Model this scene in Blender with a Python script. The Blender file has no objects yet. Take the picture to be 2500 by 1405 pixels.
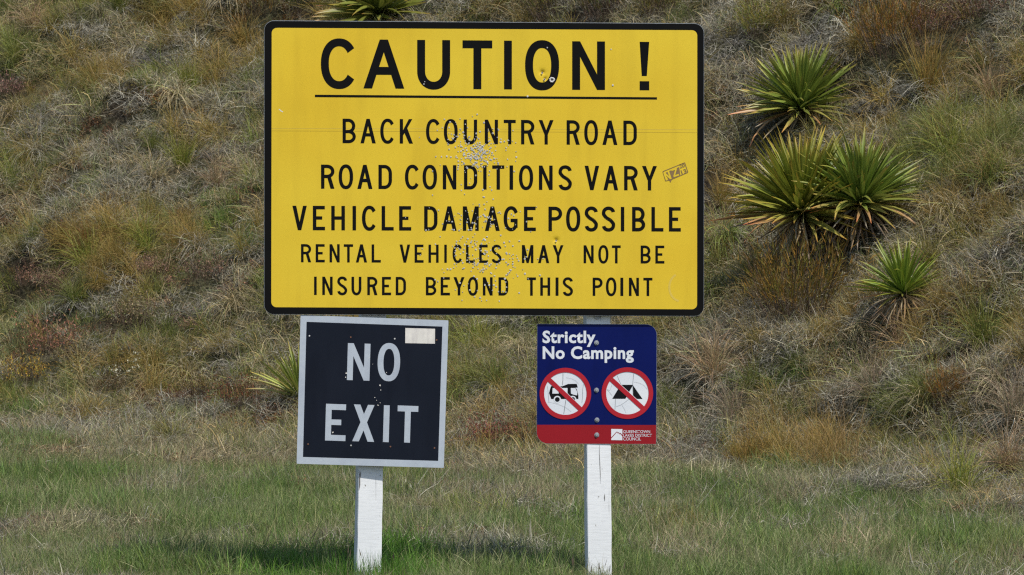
import bpy, math, random
import numpy as np
from mathutils import Vector, Matrix, geometry

random.seed(7)
RNG = np.random.default_rng(7)
scene = bpy.context.scene
COL = scene.collection
R = math.radians

# ------------------------------------------------------------------ camera
DCAM, HCAM, FPX = 25.0, 1.6, 14850.0       # metres to the signs, eye height, focal length in photo pixels
PITCH = math.atan((702.5 - 430.0) / FPX)
cam_d = bpy.data.cameras.new('camera')
cam = bpy.data.objects.new('camera', cam_d)
COL.objects.link(cam)
cam.location = (0, -DCAM, HCAM)
cam.rotation_euler = (math.pi / 2 - PITCH, 0, 0)
cam_d.sensor_width = 36.0
cam_d.lens = 36.0 * FPX / 2500.0
cam_d.clip_start = 0.5
cam_d.clip_end = 2000
cam_d.dof.use_dof = True
cam_d.dof.focus_distance = 25.3
cam_d.dof.aperture_fstop = 30.0
scene.camera = cam

# ------------------------------------------------------------------ world, sun, exposure
SUN_EL, SUN_AZ = 57.0, 34.0                 # elevation; degrees to the right of straight behind the camera
w = bpy.data.worlds.new('World')
scene.world = w
w.use_nodes = True
nt = w.node_tree
nt.nodes.clear()
sky = nt.nodes.new('ShaderNodeTexSky')
sky.sky_type = 'NISHITA'
sky.sun_disc = False
sky.sun_elevation = R(SUN_EL)
sky.sun_rotation = R(180 - SUN_AZ)
bg = nt.nodes.new('ShaderNodeBackground')
bg.inputs['Strength'].default_value = 0.115
wo = nt.nodes.new('ShaderNodeOutputWorld')
nt.links.new(sky.outputs[0], bg.inputs['Color'])
nt.links.new(bg.outputs[0], wo.inputs['Surface'])

sun_d = bpy.data.lights.new('sun', 'SUN')
sun = bpy.data.objects.new('sun', sun_d)
COL.objects.link(sun)
sun_d.energy = 3.9
sun_d.angle = R(1.2)
sun_d.color = (1.0, 0.955, 0.89)
sdir = Vector((math.sin(R(SUN_AZ)) * math.cos(R(SUN_EL)), -math.cos(R(SUN_AZ)) * math.cos(R(SUN_EL)), math.sin(R(SUN_EL))))
sun.rotation_euler = sdir.to_track_quat('Z', 'Y').to_euler()

scene.view_settings.view_transform = 'Standard'
scene.view_settings.look = 'None'
scene.view_settings.exposure = 0.16
scene.view_settings.gamma = 1.0
scene.render.engine = 'CYCLES'
scene.cycles.max_bounces = 5
scene.cycles.diffuse_bounces = 2
scene.cycles.glossy_bounces = 2
scene.cycles.transmission_bounces = 2
scene.cycles.transparent_max_bounces = 4
scene.cycles.use_denoising = False
scene.cycles.pixel_filter_type = 'BLACKMAN_HARRIS'
scene.cycles.filter_width = 1.25

# ------------------------------------------------------------------ rays through photo pixels -> places in the world
def ray(px, py):
    px = np.asarray(px, float); py = np.asarray(py, float)
    x = (px - 1250.0) / FPX; y = -(py - 702.5) / FPX
    c, s = math.cos(PITCH), math.sin(PITCH)
    return np.stack([x, c + y * s, -s + y * c], -1)     # forward y, up z

CAMP = np.array([0, -DCAM, HCAM])

def project(P):
    d = P - CAMP
    c, s = math.cos(PITCH), math.sin(PITCH)
    f = d[..., 1] * c - d[..., 2] * s
    u = d[..., 1] * s + d[..., 2] * c
    return 1250 + FPX * d[..., 0] / f, 702.5 - FPX * u / f

# ------------------------------------------------------------------ ground shape
def _hash(ix, iy, seed):
    n = (ix.astype(np.int64) * 374761393 + iy.astype(np.int64) * 668265263 + seed * 982451653) & 0xffffffff
    n = ((n ^ (n >> 13)) * 1274126177) & 0xffffffff
    return ((n ^ (n >> 16)) & 0xffffff) / float(0xffffff)

def vnoise(x, y, seed=0):
    ix = np.floor(x); iy = np.floor(y)
    fx = x - ix; fy = y - iy
    fx = fx * fx * (3 - 2 * fx); fy = fy * fy * (3 - 2 * fy)
    a = _hash(ix, iy, seed); b = _hash(ix + 1, iy, seed)
    c = _hash(ix, iy + 1, seed); d = _hash(ix + 1, iy + 1, seed)
    return (a * (1 - fx) + b * fx) * (1 - fy) + (c * (1 - fx) + d * fx) * fy

def fbm(x, y, scale, seed=0, octv=3):
    s, amp, t = 0, 1.0, 0
    for o in range(octv):
        s = s + amp * vnoise(x / scale * 2 ** o + 17.3 * o, y / scale * 2 ** o - 9.1 * o, seed + o)
        t += amp; amp *= 0.5
    return s / t - 0.5

def smooth(a, b, v):
    t = np.clip((v - a) / (b - a), 0, 1)
    return t * t * (3 - 2 * t)

def bank_d(x):
    return 34.2 - 1.1 * np.clip(x, -4, 4) + 0.9 * fbm(x, x * 0 + 3.1, 1.6, 5, 2)

def ground_z(x, y):
    x = np.asarray(x, float); y = np.asarray(y, float)
    D = y + DCAM
    t = D - bank_d(x)
    z = -0.085 - 0.012 * np.clip(x, -6, 6) + 0.0055 * np.clip(D - 25, -10, 30)
    tt = np.where(t > 12, 30.0, t / 0.7)
    rise = 0.7 * np.log1p(np.exp(np.clip(tt, -30, 30)))
    rise = np.where(t > 12, t, rise)
    far = np.clip(rise - 22, 0, None)
    z = z + 0.5 * np.minimum(rise, 22) + 0.22 * far
    z = z + 0.16 * smooth(0.0, 0.45, t) * smooth(0.2, 1.4, x)      # lip of the bank on the right
    m = smooth(-0.8, 1.2, t)
    z = z + m * (0.42 * fbm(x, y, 1.5, 11, 2) + 0.52 * fbm(x * 0.8, y, 0.50, 21, 2) + 0.07 * fbm(x, y, 0.17, 31, 1))
    z = z + (1 - m) * (0.05 * fbm(x, y, 1.3, 41, 2) + 0.035 * fbm(x, y, 0.35, 51, 2))
    return z

def px_ground(px, py):
    d = ray(px, py)
    ts = np.arange(22.0, 60.0, 0.02)
    P = CAMP + d * ts[:, None]
    below = P[:, 2] < ground_z(P[:, 0], P[:, 1])
    i = int(np.argmax(below)) if below.any() else len(ts) - 1
    return Vector(P[i])

# ------------------------------------------------------------------ materials
def new_mat(name):
    m = bpy.data.materials.new(name); m.use_nodes = True
    n = m.node_tree; b = n.nodes['Principled BSDF']
    return m, n, b

def node(n, t, **kw):
    x = n.nodes.new(t)
    for k, v in kw.items(): setattr(x, k, v)
    return x

def noise_mix(n, b, c1, c2, scale, detail=4, lo=0.35, hi=0.65, vec=None, stretch=(1, 1, 1)):
    tc = node(n, 'ShaderNodeTexCoord'); mp = node(n, 'ShaderNodeMapping')
    mp.inputs['Scale'].default_value = stretch
    n.links.new(tc.outputs['Object'], mp.inputs[0])
    no = node(n, 'ShaderNodeTexNoise'); no.inputs['Scale'].default_value = scale; no.inputs['Detail'].default_value = detail
    n.links.new(mp.outputs[0], no.inputs['Vector'])
    r = node(n, 'ShaderNodeValToRGB')
    r.color_ramp.elements[0].position = lo; r.color_ramp.elements[1].position = hi
    r.color_ramp.elements[0].color = (*c1, 1); r.color_ramp.elements[1].color = (*c2, 1)
    n.links.new(no.outputs['Fac'], r.inputs[0])
    return r, no, mp

def sheet_mat(name, c, c2=None, rough=0.45, scale=3.0, fine=0.0, spec=0.5, bump=0.0):
    m, n, b = new_mat(name)
    c2 = c2 or tuple(v * 0.93 for v in c)
    r, no, mp = noise_mix(n, b, c, c2, scale, 5)
    src = r.outputs[0]
    if fine:
        r2, no2, _ = noise_mix(n, b, (1 - fine,) * 3, (1, 1, 1), 900, 2)
        mx = node(n, 'ShaderNodeMix', data_type='RGBA', blend_type='MULTIPLY'); mx.inputs[0].default_value = 1
        n.links.new(src, mx.inputs[6]); n.links.new(r2.outputs[0], mx.inputs[7]); src = mx.outputs[2]
    n.links.new(src, b.inputs['Base Color'])
    b.inputs['Roughness'].default_value = rough
    b.inputs['Specular IOR Level'].default_value = spec
    if bump:
        bp = node(n, 'ShaderNodeBump'); bp.inputs['Strength'].default_value = bump; bp.inputs['Distance'].default_value = 0.01
        n2 = node(n, 'ShaderNodeTexNoise'); n2.inputs['Scale'].default_value = 5; n2.inputs['Detail'].default_value = 1
        n.links.new(mp.outputs[0], n2.inputs['Vector'])
        n.links.new(n2.outputs['Fac'], bp.inputs['Height']); n.links.new(bp.outputs[0], b.inputs['Normal'])
    return m

M = {}
M['yellow'] = sheet_mat('yellow_sheeting', (0.76, 0.545, 0.034), (0.72, 0.480, 0.024), 0.46, 1.4, 0.03, 0.28, 0.22)
def add_grime(m, amount, scale, stretch, lo, hi):
    n = m.node_tree; b = n.nodes['Principled BSDF']
    srcl = b.inputs['Base Color'].links[0].from_socket
    r, no, mp = noise_mix(n, b, (1 - amount, 1 - amount * 1.05, 1 - amount * .9), (1, 1, 1), scale, 5, lo, hi, stretch=stretch)
    mx = node(n, 'ShaderNodeMix', data_type='RGBA', blend_type='MULTIPLY'); mx.inputs[0].default_value = 1
    n.links.new(srcl, mx.inputs[6]); n.links.new(r.outputs[0], mx.inputs[7]); n.links.new(mx.outputs[2], b.inputs['Base Color'])
add_grime(M['yellow'], .06, 5, (3.2, 3.2, .35), .34, .52)
add_grime(M['yellow'], .05, 1.1, (1, 1, 1), .40, .60)
M['yellow_line'] = sheet_mat('yellow_seam', (0.50, 0.34, 0.02), None, 0.5)
M['yellow_pale'] = sheet_mat('yellow_scuff', (0.70, 0.50, 0.07), None, 0.6)
M['black'] = sheet_mat('black_vinyl', (0.005, 0.005, 0.0055), (0.007, 0.0066, 0.006), 0.35, 6, 0, 0.09)
M['navy'] = sheet_mat('dark_navy_sheeting', (0.0075, 0.0105, 0.019), (0.0095, 0.0125, 0.022), 0.4, 5, 0.1, 0.15)
M['reflect'] = sheet_mat('silver_reflective_sheeting', (0.44, 0.49, 0.55), (0.48, 0.53, 0.58), 0.55, 40, 0.12, 0.3)
M['sticker_white'] = sheet_mat('off_white_sticker', (0.80, 0.76, 0.68), (0.66, 0.63, 0.57), 0.4, 14)
M['blue'] = sheet_mat('blue_paint', (0.003, 0.0085, 0.092), (0.0026, 0.0072, 0.080), 0.38, 4, 0, 0.12)
M['red'] = sheet_mat('red_paint', (0.29, 0.013, 0.020), (0.26, 0.012, 0.017), 0.42, 5, 0, 0.12)
M['signred'] = sheet_mat('sign_red', (0.43, 0.020, 0.032), (0.39, 0.018, 0.028), 0.42, 9, 0, 0.15)
M['white'] = sheet_mat('white_print', (0.74, 0.76, 0.78), (0.66, 0.69, 0.73), 0.45, 8)
M['ink'] = sheet_mat('black_print', (0.008, 0.008, 0.010), None, 0.4, 3, 0, 0.12)
M['crackink'] = sheet_mat('crack_in_film', (0.16, 0.17, 0.18), None, 0.6)
add_grime(M['blue'], .16, 9, (2.4, 2.4, .5), .3, .5); add_grime(M['navy'], .2, 7, (2.5, 2.5, .5), .3, .52)
add_grime(M['reflect'], .12, 8, (1.6, 1.6, .5), .32, .5); add_grime(M['sticker_white'], .16, 45, (1, 1, .25), .35, .55)
M['brown_print'] = sheet_mat('brown_sticker_ink', (0.20, 0.125, 0.045), (0.25, 0.15, 0.05), 0.6, 60)
def metal(name, c, rough, metallic=0.85):
    m, n, b = new_mat(name)
    r, no, mp = noise_mix(n, b, c, tuple(v * 0.7 for v in c), 25, 4)
    n.links.new(r.outputs[0], b.inputs['Base Color'])
    b.inputs['Metallic'].default_value = metallic; b.inputs['Roughness'].default_value = rough
    return m
M['alu'] = metal('aluminium', (0.52, 0.53, 0.54), 0.45)
M['galv'] = metal('galvanised_steel', (0.42, 0.44, 0.46), 0.5, 0.6)
M['bare'] = metal('bare_dented_aluminium', (0.66, 0.655, 0.64), 0.4, 0.2)
M['hole'] = sheet_mat('pellet_hole_dark', (0.02, 0.018, 0.015), None, 0.8)
M['rust'] = sheet_mat('rusty_screw', (0.13, 0.045, 0.02), (0.20, 0.10, 0.06), 0.7, 400)

def paint_wood():
    m, n, b = new_mat('white_painted_rough_wood')
    r, no, mp = noise_mix(n, b, (0.72, 0.735, 0.74), (0.82, 0.83, 0.83), 7, 6, 0.3, 0.62, stretch=(1, 1, 0.35))
    # horizontal saw marks
    r2, n2, _ = noise_mix(n, b, (0.90, 0.90, 0.90), (1, 1, 1), 10, 4, 0.30, 0.50, stretch=(1.6, 1.6, 14))
    # long vertical checks
    r3, n3, _ = noise_mix(n, b, (0.40, 0.40, 0.39), (1, 1, 1), 20, 3, 0.27, 0.315, stretch=(2.2, 2.2, 0.10))
    r4, n4, _ = noise_mix(n, b, (0.35, 0.33, 0.30), (1, 1, 1), 60, 3, 0.27, 0.31, stretch=(1, 1, 0.7))
    src = r.outputs[0]
    for q in (r2, r3, r4):
        mx = node(n, 'ShaderNodeMix', data_type='RGBA', blend_type='MULTIPLY'); mx.inputs[0].default_value = 1
        n.links.new(src, mx.inputs[6]); n.links.new(q.outputs[0], mx.inputs[7]); src = mx.outputs[2]
    n.links.new(src, b.inputs['Base Color'])
    b.inputs['Roughness'].default_value = 0.7
    bp = node(n, 'ShaderNodeBump'); bp.inputs['Strength'].default_value = 0.25; bp.inputs['Distance'].default_value = 0.002
    n.links.new(n2.outputs['Fac'], bp.inputs['Height']); n.links.new(bp.outputs[0], b.inputs['Normal'])
    return m
M['post'] = paint_wood()
M['crack'] = sheet_mat('bare_wood_in_crack', (0.16, 0.15, 0.14), None, 0.9)

def plant_mat(name, source, trans=0.25, rough=0.55, attr='blade', spec=0.3):
    """leaf and blade surface: the blade's own colour variation times the plant's colour"""
    m, n, b = new_mat(name)
    a = node(n, 'ShaderNodeAttribute', attribute_name=attr)
    if source == 'INSTANCER':
        t = node(n, 'ShaderNodeAttribute', attribute_name='tint', attribute_type='INSTANCER'); tc = t.outputs['Color']
    else:
        t = node(n, 'ShaderNodeObjectInfo'); tc = t.outputs['Color']
    mx = node(n, 'ShaderNodeMix', data_type='RGBA', blend_type='MULTIPLY'); mx.inputs[0].default_value = 1
    n.links.new(a.outputs['Color'], mx.inputs[6]); n.links.new(tc, mx.inputs[7])
    n.links.new(mx.outputs[2], b.inputs['Base Color'])
    b.inputs['Roughness'].default_value = rough
    b.inputs['Specular IOR Level'].default_value = spec
    tr = node(n, 'ShaderNodeBsdfTranslucent'); n.links.new(mx.outputs[2], tr.inputs[0])
    ms = node(n, 'ShaderNodeMixShader'); ms.inputs[0].default_value = trans
    out = n.nodes['Material Output']
    n.links.new(b.outputs[0], ms.inputs[1]); n.links.new(tr.outputs[0], ms.inputs[2]); n.links.new(ms.outputs[0], out.inputs['Surface'])
    return m
M['inst'] = plant_mat('ground_cover_blades', 'INSTANCER')
M['plant'] = plant_mat('plant_blades', 'OBJECT')
M['leaf'] = plant_mat('sword_leaf_surface', 'OBJECT', 0.18, 0.42, spec=0.5)

def soil_mat():
    m, n, b = new_mat('soil_and_thatch')
    tc = node(n, 'ShaderNodeTexCoord')
    def nz(scale, detail=6):
        x = node(n, 'ShaderNodeTexNoise'); x.inputs['Scale'].default_value = scale; x.inputs['Detail'].default_value = detail
        n.links.new(tc.outputs['Object'], x.inputs['Vector']); return x
    a, c = nz(2.2), nz(45, 4)
    r = node(n, 'ShaderNodeValToRGB')
    e = r.color_ramp.elements
    e[0].position = 0.35; e[0].color = (0.050, 0.040, 0.028, 1)
    e[1].position = 0.7; e[1].color = (0.125, 0.108, 0.066, 1)
    x = e.new(0.5); x.color = (0.075, 0.075, 0.038, 1)
    n.links.new(a.outputs['Fac'], r.inputs[0])
    r2 = node(n, 'ShaderNodeValToRGB')
    r2.color_ramp.elements[0].position = 0.35; r2.color_ramp.elements[0].color = (0.35, 0.33, 0.3, 1)
    r2.color_ramp.elements[1].position = 0.65
    n.links.new(c.outputs['Fac'], r2.inputs[0])
    mx = node(n, 'ShaderNodeMix', data_type='RGBA', blend_type='MULTIPLY'); mx.inputs[0].default_value = 1
    n.links.new(r.outputs[0], mx.inputs[6]); n.links.new(r2.outputs[0], mx.inputs[7])
    n.links.new(mx.outputs[2], b.inputs['Base Color']); b.inputs['Roughness'].default_value = 1.0
    b.inputs['Specular IOR Level'].default_value = 0.1
    bp = node(n, 'ShaderNodeBump'); bp.inputs['Strength'].default_value = 0.8; bp.inputs['Distance'].default_value = 0.02
    n.links.new(c.outputs['Fac'], bp.inputs['Height']); n.links.new(bp.outputs[0], b.inputs['Normal'])
    return m
M['soil'] = soil_mat()

# ------------------------------------------------------------------ object helpers
def mesh_np(name, V, F, mat=None, colors=None, smooth_=False):
    me = bpy.data.meshes.new(name)
    me.from_pydata([tuple(v) for v in V] if not isinstance(V, np.ndarray) else V.tolist(), [], F if not isinstance(F, np.ndarray) else F.tolist())
    if colors is not None:
        at = me.color_attributes.new('blade', 'FLOAT_COLOR', 'POINT')
        c = np.ones((len(me.vertices), 4)); c[:, :3] = colors
        at.data.foreach_set('color', c.ravel())
    if mat: me.materials.append(mat)
    if smooth_: me.shade_smooth()
    me.update()
    return me

def link(name, me, parent=None, loc=None):
    o = bpy.data.objects.new(name, me)
    COL.objects.link(o)
    if parent: o.parent = parent
    if loc is not None: o.location = loc
    return o

def thing(name, label, cat, loc, group=None):
    o = bpy.data.objects.new(name, None); COL.objects.link(o)
    o.location = loc; o['label'] = label; o['category'] = cat; o['kind'] = 'thing'
    o.empty_display_size = 0.1
    if group: o['group'] = group
    return o

# ------------------------------------------------------------------ ground
def lines(lo, hi, fine_lo, fine_hi, step, grow=1.25):
    a = list(np.arange(fine_lo, fine_hi + 1e-6, step))
    s = step; x = fine_hi
    while x < hi: s *= grow; x += s; a.append(min(x, hi))
    s = step; x = fine_lo
    while x > lo: s *= grow; x -= s; a.insert(0, max(x, lo))
    return np.array(a)
gx = lines(-700, 700, -6.0, 6.0, 0.06)
gy = lines(-500, 600, -3.0, 26.0, 0.07)
X, Y = np.meshgrid(gx, gy)
Z = ground_z(X, Y)
V = np.stack([X, Y, Z], -1).reshape(-1, 3)
ny, nx = X.shape
i = np.arange(ny * nx).reshape(ny, nx)
F = np.stack([i[:-1, :-1], i[:-1, 1:], i[1:, 1:], i[1:, :-1]], -1).reshape(-1, 4)
g = link('ground', mesh_np('ground', V, F, M['soil'], smooth_=True))
g['kind'] = 'structure'

# ------------------------------------------------------------------ blades and clumps
def ribbons(P0, D0, L, W, segs, droop, curl, rng, tint, tipfade=None, basefade=None, face=None):
    """many thin tapering blades; returns verts, quads, colours"""
    n = len(P0)
    P = P0.copy(); D = D0 / np.linalg.norm(D0, axis=1, keepdims=True)
    if face is None: face = rng.uniform(0, math.pi, n)
    side = np.stack([np.cos(face), np.sin(face), rng.normal(0, .25, n)], -1)
    V = np.zeros((n, segs + 1, 2, 3)); C = np.zeros((n, segs + 1, 2, 3))
    seg = (L / segs)[:, None]
    swirl = rng.normal(0, 1, (n, 3))
    for k in range(segs + 1):
        s = side - (side * D).sum(1, keepdims=True) * D
        s /= np.linalg.norm(s, axis=1, keepdims=True) + 1e-9
        wk = W * (1 - (k / segs) ** 1.8 * 0.88)
        V[:, k, 0] = P - s * wk[:, None] / 2; V[:, k, 1] = P + s * wk[:, None] / 2
        t = k / segs
        c = tint.copy()
        if tipfade is not None: c = c * (1 - t ** 2) + (c * 0.3 + tipfade * 0.7) * t ** 2
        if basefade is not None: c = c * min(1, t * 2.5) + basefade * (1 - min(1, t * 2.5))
        C[:, k, 0] = c; C[:, k, 1] = c
        P = P + D * seg
        D = D + np.array([0, 0, -1.0]) * droop[:, None] / segs + np.cross(D, swirl) * (curl[:, None] / segs)
        D /= np.linalg.norm(D, axis=1, keepdims=True)
    base = (np.arange(n) * (segs + 1) * 2)[:, None]
    k = np.arange(segs) * 2
    F = np.stack([base + k, base + k + 1, base + k + 3, base + k + 2], -1).reshape(-1, 4)
    return V.reshape(-1, 3), F, C.reshape(-1, 3)

def dirs(n, rng, lo, hi):
    """unit vectors tilted lo..hi degrees from vertical"""
    t = np.radians(rng.uniform(lo, hi, n)); a = rng.uniform(0, 2 * math.pi, n)
    return np.stack([np.sin(t) * np.cos(a), np.sin(t) * np.sin(a), np.cos(t)], -1)

def vary(n, rng, val=0.3, hues=((1, 1, 1),), p=None):
    h = np.array(hues)[rng.choice(len(hues), n, p=p)]
    return h * np.exp(rng.normal(0, val, n))[:, None]

def disc(n, rng, r, z0=0, z1=0):
    a = rng.uniform(0, 2 * math.pi, n); q = r * np.sqrt(rng.uniform(0, 1, n))
    return np.stack([q * np.cos(a), q * np.sin(a), rng.uniform(z0, z1, n)], -1)

def merge(parts):
    V, F, C, o = [], [], [], 0
    for v, f, c in parts:
        V.append(v); F.append(f + o); C.append(c); o += len(v)
    return np.concatenate(V), np.concatenate(F), np.concatenate(C)

STRAWMIX = ((1, 1, 1), (1.18, 1.12, 1.02), (0.80, 0.80, 0.86), (0.72, 0.85, 0.5), (1.15, 0.93, 0.62), (0.55, 0.5, 0.5))
def clump_dry(rng):
    a = ribbons(disc(46, rng, .07, -.01, .02), dirs(46, rng, 5, 65), rng.uniform(.08, .20, 46), rng.uniform(.0018, .0036, 46), 5,
                rng.uniform(.6, 2.6, 46), rng.uniform(-1.6, 1.6, 46), rng, vary(46, rng, .24, STRAWMIX))
    b = ribbons(disc(34, rng, .10, 0, .05), dirs(34, rng, 55, 96), rng.uniform(.06, .15, 34), rng.uniform(.0018, .0034, 34), 4,
                rng.uniform(-.3, 1.2, 34), rng.uniform(-2.2, 2.2, 34), rng, vary(34, rng, .3, STRAWMIX))
    return merge([a, b])
def clump_litter(rng):
    n = 80
    return ribbons(disc(n, rng, .10, 0, .045), dirs(n, rng, 45, 100), rng.uniform(.05, .14, n), rng.uniform(.0018, .0036, n), 4,
                   rng.uniform(-.5, 1.5, n), rng.uniform(-2.6, 2.6, n), rng,
                   vary(n, rng, .36, ((1, 1, 1), (.75, .75, .8), (1.3, 1.3, 1.34), (.5, .46, .42)), (.4, .25, .2, .15)))
def clump_green(rng):
    n = 62
    a = ribbons(disc(n, rng, .08, -.01, .01), dirs(n, rng, 0, 42), rng.uniform(.04, .13, n), rng.uniform(.0016, .0028, n), 4,
                rng.uniform(0, .9, n), rng.uniform(-.6, .6, n), rng, vary(n, rng, .25, ((1, 1, 1), (1.15, 1.1, .9), (.8, .9, .9), (1.7, 1.35, 1.1)), (.45, .25, .15, .15)))
    n = 22
    b = ribbons(disc(n, rng, .09, 0, .03), dirs(n, rng, 40, 95), rng.uniform(.03, .10, n), rng.uniform(.001, .002, n), 4,
                rng.uniform(0, 1, n), rng.uniform(-1.5, 1.5, n), rng, vary(n, rng, .25, ((2.2, 1.65, 1.9), (1.6, 1.2, 1.2))))
    return merge([a, b])
def clump_turf(rng):
    """verge grass: fine, half dry, with a few seed stalks"""
    n = 60
    a = ribbons(disc(n, rng, .09, -.01, .01), dirs(n, rng, 0, 52), rng.uniform(.035, .12, n), rng.uniform(.0012, .0022, n), 4,
                rng.uniform(0, 1.2, n), rng.uniform(-.8, .8, n), rng, vary(n, rng, .27, ((1, 1, 1), (.72, 1.0, .6), (1.3, 1.12, 1.15)), (.45, .32, .23)))
    n = 26
    b = ribbons(disc(n, rng, .10, 0, .035), dirs(n, rng, 15, 85), rng.uniform(.04, .12, n), rng.uniform(.0010, .0018, n), 4,
                rng.uniform(-.2, .8, n), rng.uniform(-1.4, 1.4, n), rng, vary(n, rng, .25, ((1.7, 1.45, 1.7), (1.35, 1.15, 1.3), (2.1, 1.8, 2.2))))
    n = 2
    c = ribbons(disc(n, rng, .09), dirs(n, rng, 0, 30), rng.uniform(.10, .20, n), rng.uniform(.0010, .0018, n), 4,
                rng.uniform(0, .3, n), rng.uniform(-.2, .2, n), rng, vary(n, rng, .2, ((.9, .75, .8), (1.6, 1.4, 1.4))))
    return merge([a, b, c])
def clump_tuss(rng):
    n = 120
    a = ribbons(disc(n, rng, .045, -.01, .02), dirs(n, rng, 0, 58), rng.uniform(.12, .30, n), rng.uniform(.0014, .0026, n), 6,
                rng.uniform(.6, 2.4, n), rng.uniform(-.7, .7, n), rng,
                vary(n, rng, .22, ((1, 1, 1), (1.2, 1.05, .9), (.75, .9, .8), (1.4, 1.1, 1.1)), (.4, .25, .2, .15)), tipfade=np.array([1.45, 1.15, 1.5]))
    n = 40
    b = ribbons(disc(n, rng, .05, 0, .03), dirs(n, rng, 40, 88), rng.uniform(.10, .22, n), rng.uniform(.0014, .0026, n), 5,
                rng.uniform(1., 2.8, n), rng.uniform(-1, 1, n), rng, vary(n, rng, .3, ((1.4, 1.3, 2.2), (.9, .8, 1.2))))
    return merge([a, b])
def clump_mop(rng):
    '''tussock whose long blades arch over and hang, leaving a hollow below'''
    n = 150
    p = disc(n, rng, .05, .0, .07)
    d = dirs(n, rng, 5, 75); d[:, 1] -= .25
    a = ribbons(p, d, rng.uniform(.14, .34, n), rng.uniform(.0020, .0040, n), 8,
                rng.uniform(1.2, 4.2, n), rng.uniform(-.9, .9, n), rng,
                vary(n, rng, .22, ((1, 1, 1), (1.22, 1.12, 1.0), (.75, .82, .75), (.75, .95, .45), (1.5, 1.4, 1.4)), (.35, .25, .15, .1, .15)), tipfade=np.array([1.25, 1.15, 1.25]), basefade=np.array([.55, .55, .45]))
    return a
def clump_herb(rng):
    """small leafy twigs, heath or moss-like mat"""
    n = 34
    p = disc(n, rng, .07, -.01, 0); d = dirs(n, rng, 0, 50); L = rng.uniform(.03, .075, n)
    a = ribbons(p, d, L, rng.uniform(.001, .0018, n), 2, rng.uniform(0, .3, n), rng.uniform(-.3, .3, n), rng, vary(n, rng, .2, ((.7, .6, .6),)))
    m = 260
    q = rng.integers(0, n, m); t = rng.uniform(.35, 1.05, m)[:, None]
    pp = p[q] + d[q] * L[q][:, None] * t + rng.normal(0, .004, (m, 3))
    b = ribbons(pp, dirs(m, rng, 10, 85), rng.uniform(.005, .011, m), rng.uniform(.003, .0055, m), 1, np.zeros(m), np.zeros(m), rng,
                vary(m, rng, .3, ((1, 1, 1), (1.3, 1.5, 1), (.7, .6, .7), (1.5, 1.2, 1)), (.4, .25, .2, .15)))
    return merge([a, b])

src = bpy.data.collections.new('ground_cover_sources')     # only a library for the scatter below
KINDS = ['dry', 'litter', 'green', 'turf', 'tuss', 'herb', 'mop']
FN = dict(dry=clump_dry, litter=clump_litter, green=clump_green, turf=clump_turf, tuss=clump_tuss, herb=clump_herb, mop=clump_mop)
NV = 5
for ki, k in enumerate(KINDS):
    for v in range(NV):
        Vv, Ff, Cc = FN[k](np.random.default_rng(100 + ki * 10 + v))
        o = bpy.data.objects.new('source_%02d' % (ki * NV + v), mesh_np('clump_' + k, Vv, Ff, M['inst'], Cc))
        src.objects.link(o)

def scatter(name, pts, idx, rot, scl, tint):
    me = bpy.data.meshes.new(name)
    me.vertices.add(len(pts)); me.vertices.foreach_set('co', pts.astype(np.float32).ravel())
    def at(n, t, key, v):
        a = me.attributes.new(n, t, 'POINT'); a.data.foreach_set(key, np.ascontiguousarray(v).ravel())
    at('pick', 'INT', 'value', idx.astype(np.int32))
    at('rot', 'FLOAT_VECTOR', 'vector', rot.astype(np.float32))
    at('scl', 'FLOAT', 'value', scl.astype(np.float32))
    c = np.ones((len(pts), 4), np.float32); c[:, :3] = tint
    at('tint', 'FLOAT_COLOR', 'color', c)
    me.materials.append(M['inst'])
    o = link(name, me); o['kind'] = 'stuff'
    ng = bpy.data.node_groups.new(name + '_scatter', 'GeometryNodeTree')
    ng.interface.new_socket('Geometry', in_out='INPUT', socket_type='NodeSocketGeometry')
    ng.interface.new_socket('Geometry', in_out='OUTPUT', socket_type='NodeSocketGeometry')
    gi = ng.nodes.new('NodeGroupInput'); go = ng.nodes.new('NodeGroupOutput')
    ci = ng.nodes.new('GeometryNodeCollectionInfo'); ci.inputs['Collection'].default_value = src
    ci.inputs['Separate Children'].default_value = True; ci.inputs['Reset Children'].default_value = True
    ip = ng.nodes.new('GeometryNodeInstanceOnPoints'); ip.inputs['Pick Instance'].default_value = True
    def na(n, t):
        x = ng.nodes.new('GeometryNodeInputNamedAttribute'); x.data_type = t; x.inputs['Name'].default_value = n
        return x.outputs['Attribute']
    ng.links.new(gi.outputs[0], ip.inputs['Points']); ng.links.new(ci.outputs[0], ip.inputs['Instance'])
    ng.links.new(na('pick', 'INT'), ip.inputs['Instance Index'])
    ng.links.new(na('rot', 'FLOAT_VECTOR'), ip.inputs['Rotation'])
    ng.links.new(na('scl', 'FLOAT'), ip.inputs['Scale'])
    ng.links.new(ip.outputs[0], go.inputs[0])
    md = o.modifiers.new('scatter', 'NODES'); md.node_group = ng
    return o

def eulers(spin, tx, ty):
    cz, sz, cx, sx, cy, sy = np.cos(spin), np.sin(spin), np.cos(tx), np.sin(tx), np.cos(ty), np.sin(ty)
    # M = Ry(ty) Rx(tx) Rz(spin)
    m00 = cy * cz + sy * sx * sz; m10 = cx * sz; m20 = -sy * cz + cy * sx * sz
    m21 = sy * sz + cy * sx * cz; m22 = cy * cx
    return np.stack([np.arctan2(m21, m22), -np.arcsin(np.clip(m20, -1, 1)), np.arctan2(m10, m00)], -1)

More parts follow.
